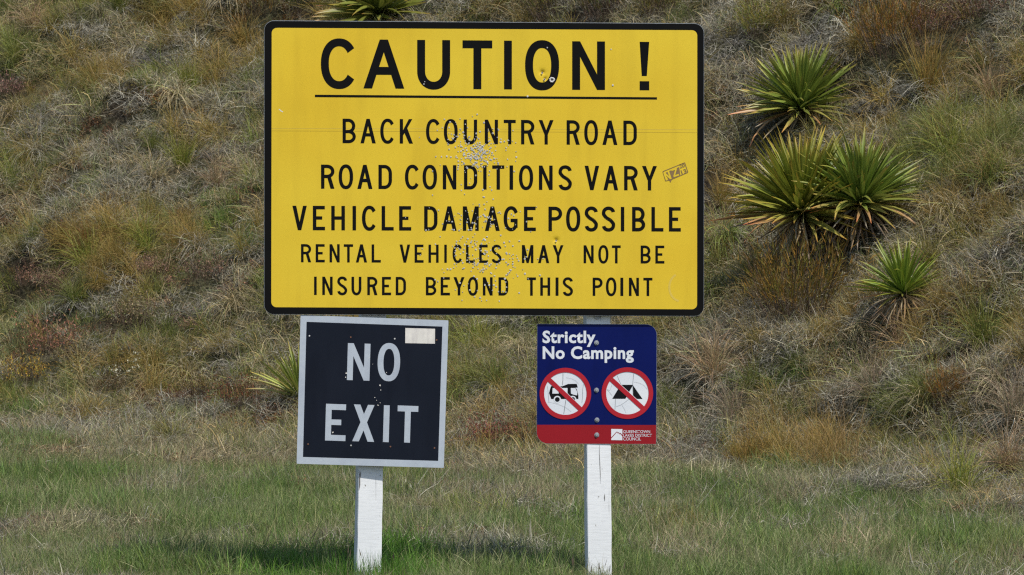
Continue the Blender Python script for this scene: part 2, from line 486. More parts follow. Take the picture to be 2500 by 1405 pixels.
# colours of the cover (surface albedo)
C_ = dict(straw=(.370, .325, .190), tan=(.325, .262, .145), grey=(.335, .315, .240), darkgrey=(.20, .185, .155), olive=(.150, .185, .042),
          ochre=(.262, .206, .055), green=(.105, .172, .040), bright=(.080, .185, .022), turf=(.185, .215, .090), redbrown=(.150, .070, .042),
          rust=(.20, .10, .030), pink=(.25, .15, .11), dark=(.055, .045, .030), yellowgreen=(.200, .235, .042), moss=(.165, .145, .032))

# patches read off the photograph: px, py, rx, ry, cover, colour, share
PATCH = [
 (60, 820, 150, 130, 'green', 'turf', .6), (430, 560, 130, 60, 'green', 'olive', .35), (60, 430, 60, 40, 'tuss', 'olive', .5), (560, 540, 110, 60, 'green', 'green', .45),
 (250, 610, 130, 70, 'tuss', 'ochre', .55), (400, 590, 90, 50, 'tuss', 'ochre', .55), (190, 620, 60, 40, 'tuss', 'ochre', .5),
 (560, 990, 190, 45, 'herb', 'redbrown', .75), (480, 1020, 120, 22, 'herb', 'rust', .6), (560, 920, 120, 24, 'herb', 'moss', .5),
 (120, 840, 110, 55, 'herb', 'redbrown', .5), (120, 1110, 130, 28, 'herb', 'redbrown', .3), (60, 935, 90, 28, 'herb', 'moss', .7), (120, 690, 90, 40, 'herb', 'pink', .45),
 (370, 655, 50, 36, 'herb', 'pink', .7), (500, 670, 120, 60, 'herb', 'pink', .35), (350, 780, 130, 46, 'herb', 'pink', .45), (280, 310, 100, 40, 'herb', 'redbrown', .35),
 (40, 235, 60, 24, 'herb', 'pink', .7), (1210, 1085, 90, 36, 'herb', 'redbrown', .9), (1170, 1010, 60, 20, 'herb', 'rust', .4),
 (400, 150, 110, 32, 'litter', 'darkgrey', .7), (430, 250, 70, 30, 'herb', 'rust', .3), (200, 90, 60, 40, 'litter', 'grey', .6), (60, 60, 60, 60, 'tuss', 'olive', .4),
 (550, 330, 90, 40, 'litter', 'darkgrey', .5), (60, 300, 80, 40, 'litter', 'darkgrey', .5), (480, 40, 150, 40, 'tuss', 'ochre', .5),
 (1870, 1090, 150, 34, 'tuss', 'ochre', .4), (2020, 1110, 120, 40, 'tuss', 'ochre', .35), (2300, 1060, 200, 40, 'herb', 'moss', .3), (1720, 1090, 110, 40, 'herb', 'moss', .3), (1700, 960, 120, 40, 'tuss', 'olive', .35), (1650, 1010, 60, 30, 'litter', 'grey', .6),
 (1900, 905, 90, 22, 'green', 'green', .7), (2250, 200, 200, 120, 'tuss', 'ochre', .35), (2350, 360, 130, 70, 'tuss', 'olive', .45), (2300, 780, 200, 60, 'tuss', 'ochre', .35),
 (1780, 480, 50, 60, 'tuss', 'ochre', .6), (2000, 60, 120, 30, 'litter', 'grey', .5), (1960, 85, 80, 30, 'litter', 'darkgrey', .5), (1760, 110, 60, 50, 'litter', 'darkgrey', .5),
 (2350, 60, 160, 50, 'herb', 'redbrown', .55), (2300, 100, 60, 30, 'herb', 'pink', .5), (2100, 130, 70, 30, 'litter', 'darkgrey', .5), (2440, 1010, 80, 50, 'litter', 'grey', .7),
 (2450, 1130, 90, 60, 'litter', 'grey', .5), (2290, 1000, 60, 24, 'herb', 'rust', .6), (2230, 960, 160, 40, 'tuss', 'olive', .3), (1720, 1100, 120, 60, 'litter', 'darkgrey', .5),
 (2300, 1130, 130, 50, 'litter', 'darkgrey', .45), (1150, 830, 70, 36, 'tuss', 'olive', .6), (1200, 930, 80, 26, 'tuss', 'olive', .4), (1350, 1110, 80, 30, 'litter', 'darkgrey', .6),
 (1100, 30, 90, 30, 'herb', 'moss', .6), (1450, 40, 200, 30, 'herb', 'moss', .45), (1250, 30, 60, 30, 'tuss', 'ochre', .5), (650, 20, 110, 40, 'herb', 'rust', .4),
 (1600, 560, 300, 40, 'dry', 'tan', .2),
]
PATCH_V = [
 (300, 1010, 120, 18, 'herb', 'redbrown', .4), (620, 1030, 110, 20, 'herb', 'rust', .45), (80, 1125, 70, 22, 'herb', 'redbrown', .5), (190, 1110, 60, 14, 'herb', 'moss', .5), (500, 1075, 200, 26, 'dry', 'straw', .35),
 (250, 1060, 200, 22, 'dry', 'grey', .35), (2420, 1215, 90, 30, 'dry', 'tan', .5), (1500, 1130, 120, 26, 'dry', 'straw', .4), (1250, 1140, 90, 20, 'dry', 'straw', .4), (60, 1280, 60, 16, 'herb', 'redbrown', .35), (1650, 1290, 40, 30, 'turf', 'moss', .6),   # verge: rich green and dry spots
 (930, 1375, 130, 40, 'green', 'bright', .95), (700, 1380, 120, 36, 'green', 'bright', .7), (1900, 1260, 130, 30, 'green', 'green', .75), (2270, 1280, 160, 30, 'green', 'green', .5),
 (2130, 1230, 100, 22, 'green', 'green', .5), (1730, 1210, 120, 25, 'green', 'green', .45), (180, 1180, 80, 22, 'green', 'green', .55), (600, 1180, 130, 30, 'green', 'green', .45),
 (40, 1005, 60, 22, 'green', 'green', .6), (1000, 1160, 70, 30, 'green', 'olive', .5), (1400, 1270, 130, 24, 'green', 'green', .45), (1150, 1240, 100, 24, 'green', 'olive', .4),
 (230, 1290, 150, 20, 'litter', 'straw', .3), (560, 1330, 80, 20, 'litter', 'straw', .2), (1330, 1230, 120, 14, 'litter', 'tan', .3), (2080, 1330, 160, 24, 'turf', 'straw', .35),
 (1680, 1330, 100, 30, 'turf', 'straw', .35), (120, 1100, 120, 20, 'herb', 'redbrown', .35), (400, 1130, 300, 40, 'litter', 'tan', .35), (1200, 1350, 200, 20, 'litter', 'grey', .3),
 (400, 1390, 140, 22, 'green', 'green', .5), (1620, 1150, 120, 26, 'litter', 'straw', .5), (1850, 1165, 250, 14, 'litter', 'straw', .5), (2380, 1350, 140, 30, 'green', 'olive', .4),
]
def cover(xr, yr, n, verge_only=None, seed=1, coarse=False):
    rng = np.random.default_rng(seed)
    x = rng.uniform(*xr, n); y = rng.uniform(*yr, n)
    t = (y + DCAM) - bank_d(x)
    z = ground_z(x, y)
    # slope at the point, so the clumps lean with the ground
    gy_ = (ground_z(x, y + .05) - ground_z(x, y - .05)) / .1
    gx_ = (ground_z(x + .05, y) - ground_z(x - .05, y)) / .1
    px, py = project(np.stack([x, y, z + 0.03], -1))
    verge = rng.uniform(0, 1, n) > smooth(-1.6, .9, t + 2.6 * fbm(x, y * .6, .75, 61, 3) + .35 * (x < 0))
    kind = np.empty(n, int); col = np.zeros((n, 3)); scl = rng.uniform(.75, 1.25, n)
    K = {k: i_ for i_, k in enumerate(KINDS)}
    nA = fbm(x, y, 1.1, 71, 3); nB = fbm(x, y, .55, 81, 3); nC = fbm(x, y, .3, 91, 2); u = rng.uniform(0, 1, n)
    c = {k: np.array(v) for k, v in C_.items()}
    # bank
    pt = np.clip(.20 + 1.5 * nC + .8 * nA, .0, .7); pl = np.clip(.34 - 1.3 * nB, .06, .75); pg = np.clip(.14 + .9 * nA - .6 * nC + .08 * (x < 0), 0, .5); ph = np.clip(.06 + .8 * (nB - nA), 0, .35)
    tot = pt * .35 + pl + pg + ph + .45
    a1 = pt * .35 / tot; a2 = a1 + pl / tot; a3 = a2 + pg / tot; a4 = a3 + ph / tot
    kb = np.where(u < a1, K['tuss'], np.where(u < a2, K['litter'], np.where(u < a3, K['green'], np.where(u < a4, K['herb'], K['dry']))))
    m = smooth(-.15, .2, nA + rng.normal(0, .08, n))[:, None]; m2 = smooth(-.12, .2, nC + rng.normal(0, .1, n))[:, None]
    q = rng.uniform(0, 1, (n, 1))
    cb = np.where(kb[:, None] == K['tuss'], c['olive'] * (1 - m2) + c['ochre'] * m2,
         np.where(kb[:, None] == K['litter'], c['darkgrey'] * (1 - q) + c['grey'] * q,
         np.where(kb[:, None] == K['green'], c['turf'] * (1 - m) + c['olive'] * m,
         np.where(kb[:, None] == K['herb'], c['redbrown'] * (1 - q) + c['moss'] * q, (c['grey'] * (1 - m) + c['straw'] * m) * (1 - m2 * .5) + c['tan'] * m2 * .5))))
    # verge
    dryf = smooth(-4.5, -.3, t); nD = fbm(x, y * .55, .42, 101, 2)
    kv = np.where(u < .58 - .7 * nB - .1 * dryf, K['turf'], np.where(u < .90 - .6 * nA - .26 * dryf - .5 * nD, K['green'], np.where(u < .985 - .05 * dryf, K['litter'], K['herb'])))
    mix = np.clip(.27 + 2.0 * nA + 1.3 * nD + .42 * smooth(-5, -1, t) + rng.normal(0, .15, n), 0, 1)[:, None]
    cv = np.where(kv[:, None] == K['turf'], (c['turf'] * (1 - mix) + np.array((.255, .225, .130)) * mix), np.where(kv[:, None] == K['green'], c['green'] * (1 - mix) + c['turf'] * mix, np.where(kv[:, None] == K['herb'], c['redbrown'], c['grey'] * .8)))
    scl = np.where(verge, scl * (1 + 1.1 * np.clip(fbm(x, y, .5, 111, 2), -.3, .4)), scl)
    kind = np.where(verge, kv, kb); col = np.where(verge[:, None], cv, cb)
    scl = np.where(verge, scl * np.where(y < -.05, .72, 1.0) * np.where(np.hypot(x + .55, y) < .3, .8, 1), scl)
    for plist, sel in ((PATCH, ~verge), (PATCH_V, np.ones(n, bool))):
        for (cx, cy, rx, ry, kn, cn, share) in plist:
            d2 = ((px - cx) / rx) ** 2 + ((py - cy) / ry) ** 2
            hit = sel & (rng.uniform(0, 1, n) < share * np.exp(-d2 ** 1.6 * .7))
            kind = np.where(hit, K[kn], kind); col = np.where(hit[:, None], c[cn] * np.exp(rng.normal(0, .1, n))[:, None], col)
    col = col * np.exp(rng.normal(0, .17, n))[:, None]
    ok = np.ones(n, bool)
    for (cx, cy, r) in SPOTS:            # cover stays low where a separate plant stands
        d = np.hypot(x - cx, (y - cy)) / r
        low = d < 1.0
        kind = np.where(low, np.where(rng.uniform(0, 1, n) < .5, K['litter'], kind), kind)
        ok &= ~((d < .75) & ((kind != K['litter']) | (rng.uniform(0, 1, n) < .4)))
        ok &= ~((d < 1.3) & (kind == K['mop']))
        scl = np.where(low, scl * .7, scl)
    cm = K['litter'] == kind
    col = np.where((cm & (rng.uniform(0, 1, n) < .5))[:, None] & ~verge[:, None], c['grey'] * .9, col)
    if coarse: ok = (np.abs(x) > 5.6) | (y > 21.5); scl = scl * 1.7
    spin = rng.uniform(0, 2 * math.pi, n)
    tx = np.clip(np.arctan(gy_) * .55, -.5, .6) + rng.normal(0, .12, n); ty = -np.clip(np.arctan(gx_), -.5, .5) * .5 + rng.normal(0, .12, n)
    rot = eulers(spin, tx, ty)
    idx = kind * NV + rng.integers(0, NV, n)
    P = np.stack([x, y, z - .004], -1)
    return P[ok], idx[ok], rot[ok], scl[ok], col[ok], verge[ok]

# the plants built one by one: photo place of the base, width, form, colour, label
TUSS = [ # px, py base, width px, form, colour, label
 (250, 232, 110, 'up', 'ochre', 'golden tussock high on the left slope above the red heath patches'),
 (462, 224, 120, 'up', 'yellowgreen', 'bright green tussock on the upper left slope below a dark hollow'),
 (445, 412, 115, 'up', 'yellowgreen', 'yellow green tussock near the left slope middle with dark base'),
 (375, 372, 90, 'arch', 'olive', 'olive tussock just above the yellow green one on the left slope'),
 (25, 415, 90, 'up', 'olive', 'dark olive tussock cut by the picture edge on the left slope'),
 (355, 625, 150, 'arch', 'yellowgreen', 'largest golden green tussock on the left slope'),
 (215, 660, 150, 'arch', 'yellowgreen', 'drooping golden green tussock beside the brown seed-headed one'),
 (185, 745, 120, 'arch', 'olive', 'low drooping tussock between the two pinkish heaths on the left'),
 (360, 535, 90, 'arch', 'olive', 'tussock directly above the largest golden one on the left slope'),
 (530, 460, 100, 'arch', 'tan', 'tan tussock next to the left edge of the yellow sign, middle height'),
 (600, 120, 120, 'arch', 'ochre', 'golden tussock beside the upper left corner of the yellow sign'),
 (470, 40, 100, 'up', 'ochre', 'golden tussock at the very top left of the slope'),
 (80, 70, 120, 'arch', 'tan', 'pale tan tussock in the top left corner'),
 (290, 30, 110, 'up', 'olive', 'dark olive tussock at the top edge of the left slope'),
 (1158, 862, 150, 'arch', 'yellowgreen', 'green tussock between the NO EXIT sign and the camping sign, under the yellow sign'),
 (1210, 950, 130, 'arch', 'olive', 'faded tussock lower down between the two small signs'),
 (2010, 22, 120, 'up', 'ochre', 'golden tussock cut by the top edge above the spiky plants'),
 (2265, 225, 190, 'up', 'ochre', 'large upright golden tussock right of the highest rosette plant'),
 (2330, 400, 190, 'arch', 'yellowgreen', 'wide curly green tussock right of the pair of rosette plants'),
 (2420, 250, 150, 'arch', 'tan', 'tan curly tussock near the right edge, upper slope'),
 (1765, 500, 110, 'up', 'ochre', 'golden tussock squeezed between the yellow sign and the rosette pair'),
 (1740, 930, 170, 'arch', 'tan', 'curly tan tussock right beside the camping sign'),
 (1835, 960, 130, 'arch', 'olive', 'green-hearted tussock with a dark hollow under it, right of the camping sign'),
 (2210, 862, 150, 'arch', 'tan', 'tan tussock under the lowest rosette plant'),
 (2400, 850, 190, 'arch', 'olive', 'wide curly tussock at the right below the rosette plants'),
 (1830, 1150, 150, 'up', 'ochre', 'orange gold tussock at the foot of the bank, right of the camping sign'),
 (2345, 1215, 190, 'arch', 'yellowgreen', 'drooping yellow green tussock at the foot of the bank near the right edge'),
 (2480, 1030, 190, 'arch', 'grey', 'grey drooping tussock cut by the right picture edge'),
 (2130, 970, 150, 'arch', 'grey', 'grey matted tussock on the lower right bank'),
 (1790, 1040, 150, 'arch', 'grey', 'grey tussock hanging over the bank above the orange gold one'),
 (2460, 1150, 170, 'arch', 'tan', 'tan hanging tussock at the right edge, just above the green verge'),
]
SHR = [
 (2182, 140, 175, 'whip', (.23, .13, .030), 'rusty orange upright shrub near the top right of the slope'),
 (1945, 790, 205, 'whip', (.22, .145, .030), 'wide orange brown shrub under the left plant of the rosette pair'),
 (1858, 95, 95, 'whip', (.20, .19, .035), 'small olive shrub above the highest rosette plant'),
 (640, 40, 120, 'whip', (.25, .155, .032), 'brown orange shrub at the top edge left of the yellow sign'),
 (740, 45, 100, 'whip', (.095, .10, .028), 'dark green shrub just left of the rosette plant above the sign'),
 (1350, 48, 130, 'whip', (.13, .11, .026), 'brown green shrub behind the middle of the sign top edge'),
 (1480, 48, 150, 'whip', (.12, .11, .028), 'green brown shrub behind the right half of the sign top edge'),
 (1620, 45, 120, 'whip', (.14, .115, .028), 'low shrub near the upper right corner of the yellow sign'),
 (232, 620, 70, 'whip', (.17, .075, .020), 'small rusty shrub above the golden tussocks on the left'),
 (1805, 1140, 60, 'whip', (.28, .17, .03), 'narrow rusty shrub at the bank foot beside the orange gold tussock'),
 (2320, 985, 90, 'whip', (.28, .14, .03), 'small orange shrub on the lower right bank'),
 (2390, 60, 150, 'heath', (.14, .08, .05), 'reddish brown heath in the top right corner'),
 (2280, 100, 130, 'heath', (.17, .09, .07), 'dull red heath beside the rusty orange shrub'),
 (372, 690, 85, 'heath', (.26, .15, .11), 'pinkish heath under the largest golden tussock'),
 (75, 715, 80, 'heath', (.22, .12, .085), 'pinkish brown heath near the left edge'),
 (135, 725, 80, 'heath', (.21, .12, .085), 'pinkish brown heath beside the one near the left edge'),
 (510, 700, 120, 'heath', (.20, .125, .085), 'brown heath close to the left edge of the yellow sign'),
 (315, 812, 130, 'heath', (.24, .185, .10), 'pale bobbled heath in the middle of the left slope'),
 (125, 880, 150, 'heath', (.26, .12, .075), 'broad red brown heath on the lower left slope'),
 (1205, 1105, 130, 'heath', (.22, .060, .048), 'dark red heath between the two signposts'),
 (1290, 1100, 90, 'heath', (.20, .10, .04), 'red brown heath beside the camping signpost'),
 (590, 1005, 120, 'heath', (.20, .075, .040), 'dark red brown heath left of the NO EXIT sign'),
 (480, 985, 110, 'heath', (.14, .10, .032), 'olive brown heath on the lower left slope'),
 (270, 975, 90, 'heath', (.13, .085, .03), 'dark olive heath under the white flowering twigs'),
 (60, 950, 110, 'heath', (.38, .24, .035), 'yellow flowering mat near the left edge'),
 (30, 250, 90, 'heath', (.22, .12, .10), 'dull pink heath at the left edge, upper slope'),
]
SWORD = [(1946, 290, 130), (1945, 575, 190), (2098, 560, 170), (2196, 770, 110), (918, 45, 120), (735, 985, 70)]
SPOTS = []
for q in [(a[0], a[1], a[2] * .5) for a in TUSS + SHR] + [(a, b, c_ * .6) for a, b, c_ in SWORD]:
    P = px_ground(q[0], q[1]); SPOTS.append((P.x, P.y, q[2] * (P.y + DCAM) / FPX))
A1 = cover((-5.6, 5.6), (-2.8, 10.5), 21000, seed=3)
A2 = cover((-5.6, 5.6), (6.0, 21.5), 29000, seed=4)
A3 = cover((-22, 22), (-4, 34), 14000, seed=5, coarse=True)
def mops(seed=8):
    rng = np.random.default_rng(seed)
    pts = []; cell = .30
    gx_, gy_ = np.meshgrid(np.arange(-6, 6, cell), np.arange(4.5, 21.5, cell))
    x = (gx_ + rng.uniform(0, cell, gx_.shape)).ravel(); y = (gy_ + rng.uniform(0, cell, gx_.shape)).ravel()
    t = (y + DCAM) - bank_d(x)
    # thicker on the right-hand bank, sparser on the left slope
    keep = (t > .25) & (rng.uniform(0, 1, len(x)) < .34 + .30 * smooth(.2, 1.5, x) + 1.1 * fbm(x, y, .9, 121, 2))
    for (cx, cy, r) in SPOTS: keep &= np.hypot(x - cx, y - cy) > r * 1.15
    x, y = x[keep], y[keep]; n = len(x); z = ground_z(x, y)
    c = {k: np.array(v) for k, v in C_.items()}
    fam = [c['straw'], c['tan'], c['grey'] * .95, c['ochre'], c['olive'] * 1.1, c['yellowgreen']]
    nA = fbm(x, y, 1.2, 131, 2)
    pr = np.stack([.28 + 0 * x, .20 + .6 * nA, .24 - .5 * nA, .10 + .5 * nA, .12 - .3 * nA, .06 + .2 * nA], -1).clip(.01, 1); pr /= pr.sum(1, keepdims=True)
    pick = (rng.uniform(0, 1, (n, 1)) > np.cumsum(pr, 1)).sum(1).clip(0, 5)
    col = np.array(fam)[pick] * np.exp(rng.normal(0, .14, n))[:, None]
    scl = rng.uniform(.55, 1.15, n)
    spin = rng.uniform(-.8, .8, n) + rng.integers(0, 2, n) * 0
    rot = eulers(spin, .18 + rng.normal(0, .12, n), rng.normal(0, .12, n))
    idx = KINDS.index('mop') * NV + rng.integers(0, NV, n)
    return np.stack([x, y, z - .01], -1), idx, rot, scl, col, np.zeros(n, bool)
A4 = mops()
ALL = [np.concatenate(q) for q in zip(A1, A2, A3, A4)]
vm = ALL[5].astype(bool)
scatter('verge_grass', *[q[vm] for q in ALL[:5]])
scatter('hillside_grass', *[q[~vm] for q in ALL[:5]])

# ------------------------------------------------------------------ plants that can be picked out one by one
def leaf_mesh(seed, arch, dead=False):
    rng = np.random.default_rng(seed); segs = 7
    L, W = 1.0, .060 if not dead else .050
    V_, F_, C = [], [], []
    ang = 0; x = z = 0.0; tw = rng.normal(0, .35)
    for k in range(segs + 1):
        t = k / segs
        wk = W * (0.55 + 0.45 * math.sin(min(1, t * 2.2) * math.pi / 2)) * (1 - max(0, (t - .45) / .55) ** 1.7) + .002
        fold = .30 * wk; ct, st_ = math.cos(tw * t), math.sin(tw * t)
        up = (-math.sin(ang), math.cos(ang))     # in x z
        for s_ in (-1, 0, 1):
            y = s_ * wk / 2 * ct; h_ = abs(s_) * fold + s_ * wk / 2 * st_
            V_.append((x + up[0] * h_, y, z + up[1] * h_))
            if dead: c = np.array((1, 1, 1)) * rng.uniform(.75, 1.15)
            else:
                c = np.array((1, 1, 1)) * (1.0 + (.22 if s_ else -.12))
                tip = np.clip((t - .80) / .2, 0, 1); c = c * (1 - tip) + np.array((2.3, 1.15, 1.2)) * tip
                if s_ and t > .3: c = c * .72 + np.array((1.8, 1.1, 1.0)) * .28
            C.append(c)
        ang -= arch / segs * (.4 + 1.2 * t)
        x += math.cos(ang) * L / segs; z += math.sin(ang) * L / segs
    for k in range(segs):
        for s_ in (0, 1): F_.append((3 * k + s_, 3 * k + s_ + 1, 3 * k + s_ + 4, 3 * k + s_ + 3))
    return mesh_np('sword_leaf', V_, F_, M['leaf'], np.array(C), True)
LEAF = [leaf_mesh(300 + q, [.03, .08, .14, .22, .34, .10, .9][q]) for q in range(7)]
DEAD = [leaf_mesh(400 + q, [.2, .5, .8][q], True) for q in range(3)]

def sword_plant(px, py, label, n, length, ndead, seed, hue=(.085, .125, .022), spread=(4, 92), az=None, lift=.10, tilt=0, wscale=1.0):
    """rosette of stiff leaves; px, py is its centre in the photograph"""
    rng = np.random.default_rng(seed)
    P = px_ground(px, py + lift * 400)
    t = thing('spear_leaf_plant', label, 'plant', P, 'spiky green rosette plants on the hillside')
    length = length * 400.0 * (P.y + DCAM) / FPX          # given in photo pixels / 400
    crown = Vector((0, 0, lift))
    # short stem wrapped in old leaf bases
    k = 8; V_, F_ = [], []
    for (rr, zz_) in ((.030, -.08), (.034, lift * .5), (.03, lift), (.012, lift + .03)):
        V_ += [(rr * math.cos(2 * math.pi * q / k), rr * math.sin(2 * math.pi * q / k), zz_) for q in range(k)]
    for l in range(3):
        for q in range(k): F_.append((l * k + q, l * k + (q + 1) % k, (l + 1) * k + (q + 1) % k, (l + 1) * k + q))
    link('stem', mesh_np('stem', V_, F_, M['plant'], np.full((len(V_), 3), .5)), t).color = (.16, .11, .06, 1)
    ga = 2.39996
    for q in range(n):
        f = (q + .5) / n
        pol = spread[0] + (spread[1] - spread[0]) * f ** .88 + rng.normal(0, 4)
        a = q * ga + rng.normal(0, .12)
        if az is not None: a = R(az[0]) + (R(az[1]) - R(az[0])) * rng.uniform()
        L = length * 1.10 * rng.uniform(.80, 1.10) * (1.0 - .12 * (f < .12))
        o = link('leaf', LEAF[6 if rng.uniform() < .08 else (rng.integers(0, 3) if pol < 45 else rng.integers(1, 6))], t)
        d = Vector((math.sin(R(pol)) * math.cos(a), math.sin(R(pol)) * math.sin(a), math.cos(R(pol))))
        zax = Vector((0, 0, 1)) - d * d.z
        if zax.length < .05: zax = Vector((math.cos(a), math.sin(a), 0))
        zax.normalize(); yax = zax.cross(d); spin = rng.normal(0, .5)
        m = Matrix((d, yax, zax)).transposed().to_4x4() @ Matrix.Rotation(spin, 4, 'X')
        o.matrix_local = Matrix.Translation(crown + d * .012) @ m @ Matrix.Diagonal((L, L * wscale * rng.uniform(.85, 1.15), L, 1))
        v = math.exp(rng.normal(0, .16)); yel = max(0, min(1, (f - .66) * 1.6 + rng.normal(0, .14)))
        c = np.array(hue) * (1 - yel) + np.array((.33, .27, .085)) * yel
        if pol > 86 and rng.uniform() < .5: c = np.array((.36, .24, .10))
        o.color = (*(c * v), 1)
    for q in range(ndead):
        pol = rng.uniform(96, 158); a = rng.uniform(0, 2 * math.pi)
        o = link('dead_leaf', DEAD[rng.integers(0, 3)], t); L = length * rng.uniform(.55, .95)
        d = Vector((math.sin(R(pol)) * math.cos(a), math.sin(R(pol)) * math.sin(a) - .35, math.cos(R(pol)))).normalized()
        zax = (Vector((0, 0, 1)) - d * d.z).normalized(); yax = zax.cross(d)
        o.matrix_local = Matrix.Translation(crown + d * .01) @ Matrix((d, yax, zax)).transposed().to_4x4() @ Matrix.Rotation(rng.normal(0, .6), 4, 'X') @ Matrix.Diagonal((L, L * .9, L, 1))
        c = np.array([(.42, .33, .20), (.24, .17, .11), (.38, .24, .11), (.46, .40, .29)][rng.integers(0, 4)]); o.color = (*c, 1)
    if tilt: t.rotation_euler = (R(tilt), 0, 0)
    return t
S_ = 1 / 400.0
sword_plant(1955, 268, 'spiky green rosette plant highest on the slope right of the yellow sign', 280, 150 * S_, 34, 1, hue=(.175, .245, .042), lift=.07, tilt=12)
sword_plant(1958, 534, 'spiky rosette plant with long dead skirt, left one of the overlapping pair', 330, 194 * S_, 80, 2, hue=(.215, .260, .036), lift=.22, tilt=6)
sword_plant(2100, 505, 'broad green rosette plant, right one of the overlapping pair', 270, 166 * S_, 60, 3, hue=(.165, .245, .040), lift=.19, tilt=6)
sword_plant(2205, 730, 'small sparse rosette plant with brown dead skirt, lowest right of the signs', 110, 128 * S_, 130, 4, hue=(.165, .245, .028), lift=.24, tilt=4, wscale=.9)
sword_plant(922, 30, 'spiky rosette plant poking out above the top edge of the yellow sign', 200, 160 * S_, 30, 5, hue=(.17, .205, .035), lift=.08, tilt=25)
sword_plant(735, 975, 'yellow green spiky plant half hidden behind the NO EXIT sign', 60, 128 * S_, 6, 6, hue=(.23, .30, .055), spread=(5, 70), lift=.02, wscale=.8)

def tussock_mesh(seed, n, l0, l1, t1, droop, w0=.0030, upright=False):
    rng = np.random.default_rng(seed)
    a = ribbons(disc(n, rng, .055, -.02, .02), dirs(n, rng, 0, t1), rng.uniform(l0, l1, n), rng.uniform(w0 * .6, w0, n), 8,
                rng.uniform(droop * .3, droop, n), rng.uniform(-.6, .6, n), rng,
                vary(n, rng, .2, ((1, 1, 1), (1.25, 1.08, .9), (.75, .95, .8), (1.5, 1.15, 1.3)), (.4, .3, .15, .15)), tipfade=np.array([1.5, 1.1, 1.3]))
    return a
def skirt_mesh(seed, n, l0, l1):
    rng = np.random.default_rng(seed)
    return ribbons(disc(n, rng, .06, -.01, .04), dirs(n, rng, 50, 100), rng.uniform(l0, l1, n), rng.uniform(.0018, .0032, n), 6,
                   rng.uniform(.8, 2.6, n), rng.uniform(-1.1, 1.1, n), rng, vary(n, rng, .33, ((1, 1, 1), (.6, .58, .6), (1.25, 1.25, 1.3))))
TM = {}
for q in range(4):
    TM['arch', q] = mesh_np('tussock_blades', *tussock_mesh(500 + q, 260, .20, .42, 50, 2.4)[:2], M['plant'], tussock_mesh(500 + q, 260, .20, .42, 50, 2.4)[2])
    TM['up', q] = mesh_np('tussock_blades', *tussock_mesh(520 + q, 230, .18, .40, 42, .8)[:2], M['plant'], tussock_mesh(520 + q, 230, .18, .40, 42, .8)[2])
    TM['skirt', q] = mesh_np('tussock_dry_blades', *skirt_mesh(540 + q, 110, .12, .30)[:2], M['plant'], skirt_mesh(540 + q, 110, .12, .30)[2])
def shrub_mesh(seed, kind):
    rng = np.random.default_rng(seed)
    if kind == 'whip':      # upright whipcord twigs
        n = 150
        p = disc(n, rng, .10, -.01, .02); d = p * np.array([4.5, 4.5, 0]) + dirs(n, rng, 0, 28); L = rng.uniform(.16, .34, n)
        a = ribbons(p, d, L, np.full(n, .0022), 5, rng.uniform(-.5, .1, n), rng.uniform(-.3, .3, n), rng, vary(n, rng, .2, ((.8, .75, .7),)))
        d = d / np.linalg.norm(d, axis=1, keepdims=True); m = 2000; q = rng.integers(0, n, m); t = rng.uniform(.35, 1.02, m)[:, None]
        pp = p[q] + d[q] * L[q][:, None] * t + rng.normal(0, .008, (m, 3))
        dd = d[q] + rng.normal(0, .28, (m, 3))
        b = ribbons(pp, dd, rng.uniform(.018, .045, m), rng.uniform(.0016, .0034, m), 2, np.zeros(m), rng.normal(0, .3, m), rng, vary(m, rng, .28, ((1, 1, 1), (1.25, 1.0, .8), (.7, 1.0, .8))))
        return a, b
    n = 90                  # low bushy heath with bobbled tips
    p = disc(n, rng, .10, -.01, .01); d = p * np.array([5, 5, 0]) + dirs(n, rng, 0, 40); L = rng.uniform(.07, .17, n)
    a = ribbons(p, d, L, np.full(n, .0024), 4, rng.uniform(-.2, .2, n), rng.uniform(-.5, .5, n), rng, vary(n, rng, .2, ((.7, .6, .55),)))
    d = d / np.linalg.norm(d, axis=1, keepdims=True); m = 900; q = rng.integers(0, n, m); t = rng.uniform(.4, 1.05, m)[:, None]
    pp = p[q] + d[q] * L[q][:, None] * t + rng.normal(0, .012, (m, 3))
    b = ribbons(pp, dirs(m, rng, 5, 80), rng.uniform(.006, .014, m), rng.uniform(.003, .006, m), 1, np.zeros(m), np.zeros(m), rng,
                vary(m, rng, .3, ((1, 1, 1), (1.5, 1.35, 1.25), (.65, .6, .6), (.8, 1.2, .6)), (.45, .2, .2, .15)))
    return a, b
SM = {}
for kd in ('whip', 'heath'):
    for q in range(3):
        a, b = shrub_mesh(600 + q + (50 if kd == 'heath' else 0), kd)
        SM[kd, q] = (mesh_np('twigs', *a[:2], M['plant'], a[2]), mesh_np('foliage', *b[:2], M['plant'], b[2]))
def put(px, py, wpx, name, cat, label, group, seed, parts, lean=0.0):
    P = px_ground(px, py); rng = np.random.default_rng(seed)
    s = 1.3 * wpx * (P.y + DCAM) / FPX
    if name == 'heath_bush': P = P + Vector((0, -.03, .05)); s *= 1.12
    t = thing(name, label, cat, P, group)
    t.rotation_euler = (lean, rng.normal(0, .06), 0)
    for (nm, me, natural, c) in parts:
        o = link(nm, me, t); o.rotation_euler = (0, 0, rng.uniform(0, 6.28)); o.scale = (s / natural,) * 3
        v = math.exp(rng.normal(0, .08)); o.color = (c[0] * v, c[1] * v, c[2] * v, 1)
    return t
GT = 'separate grass tussocks on the hillside'
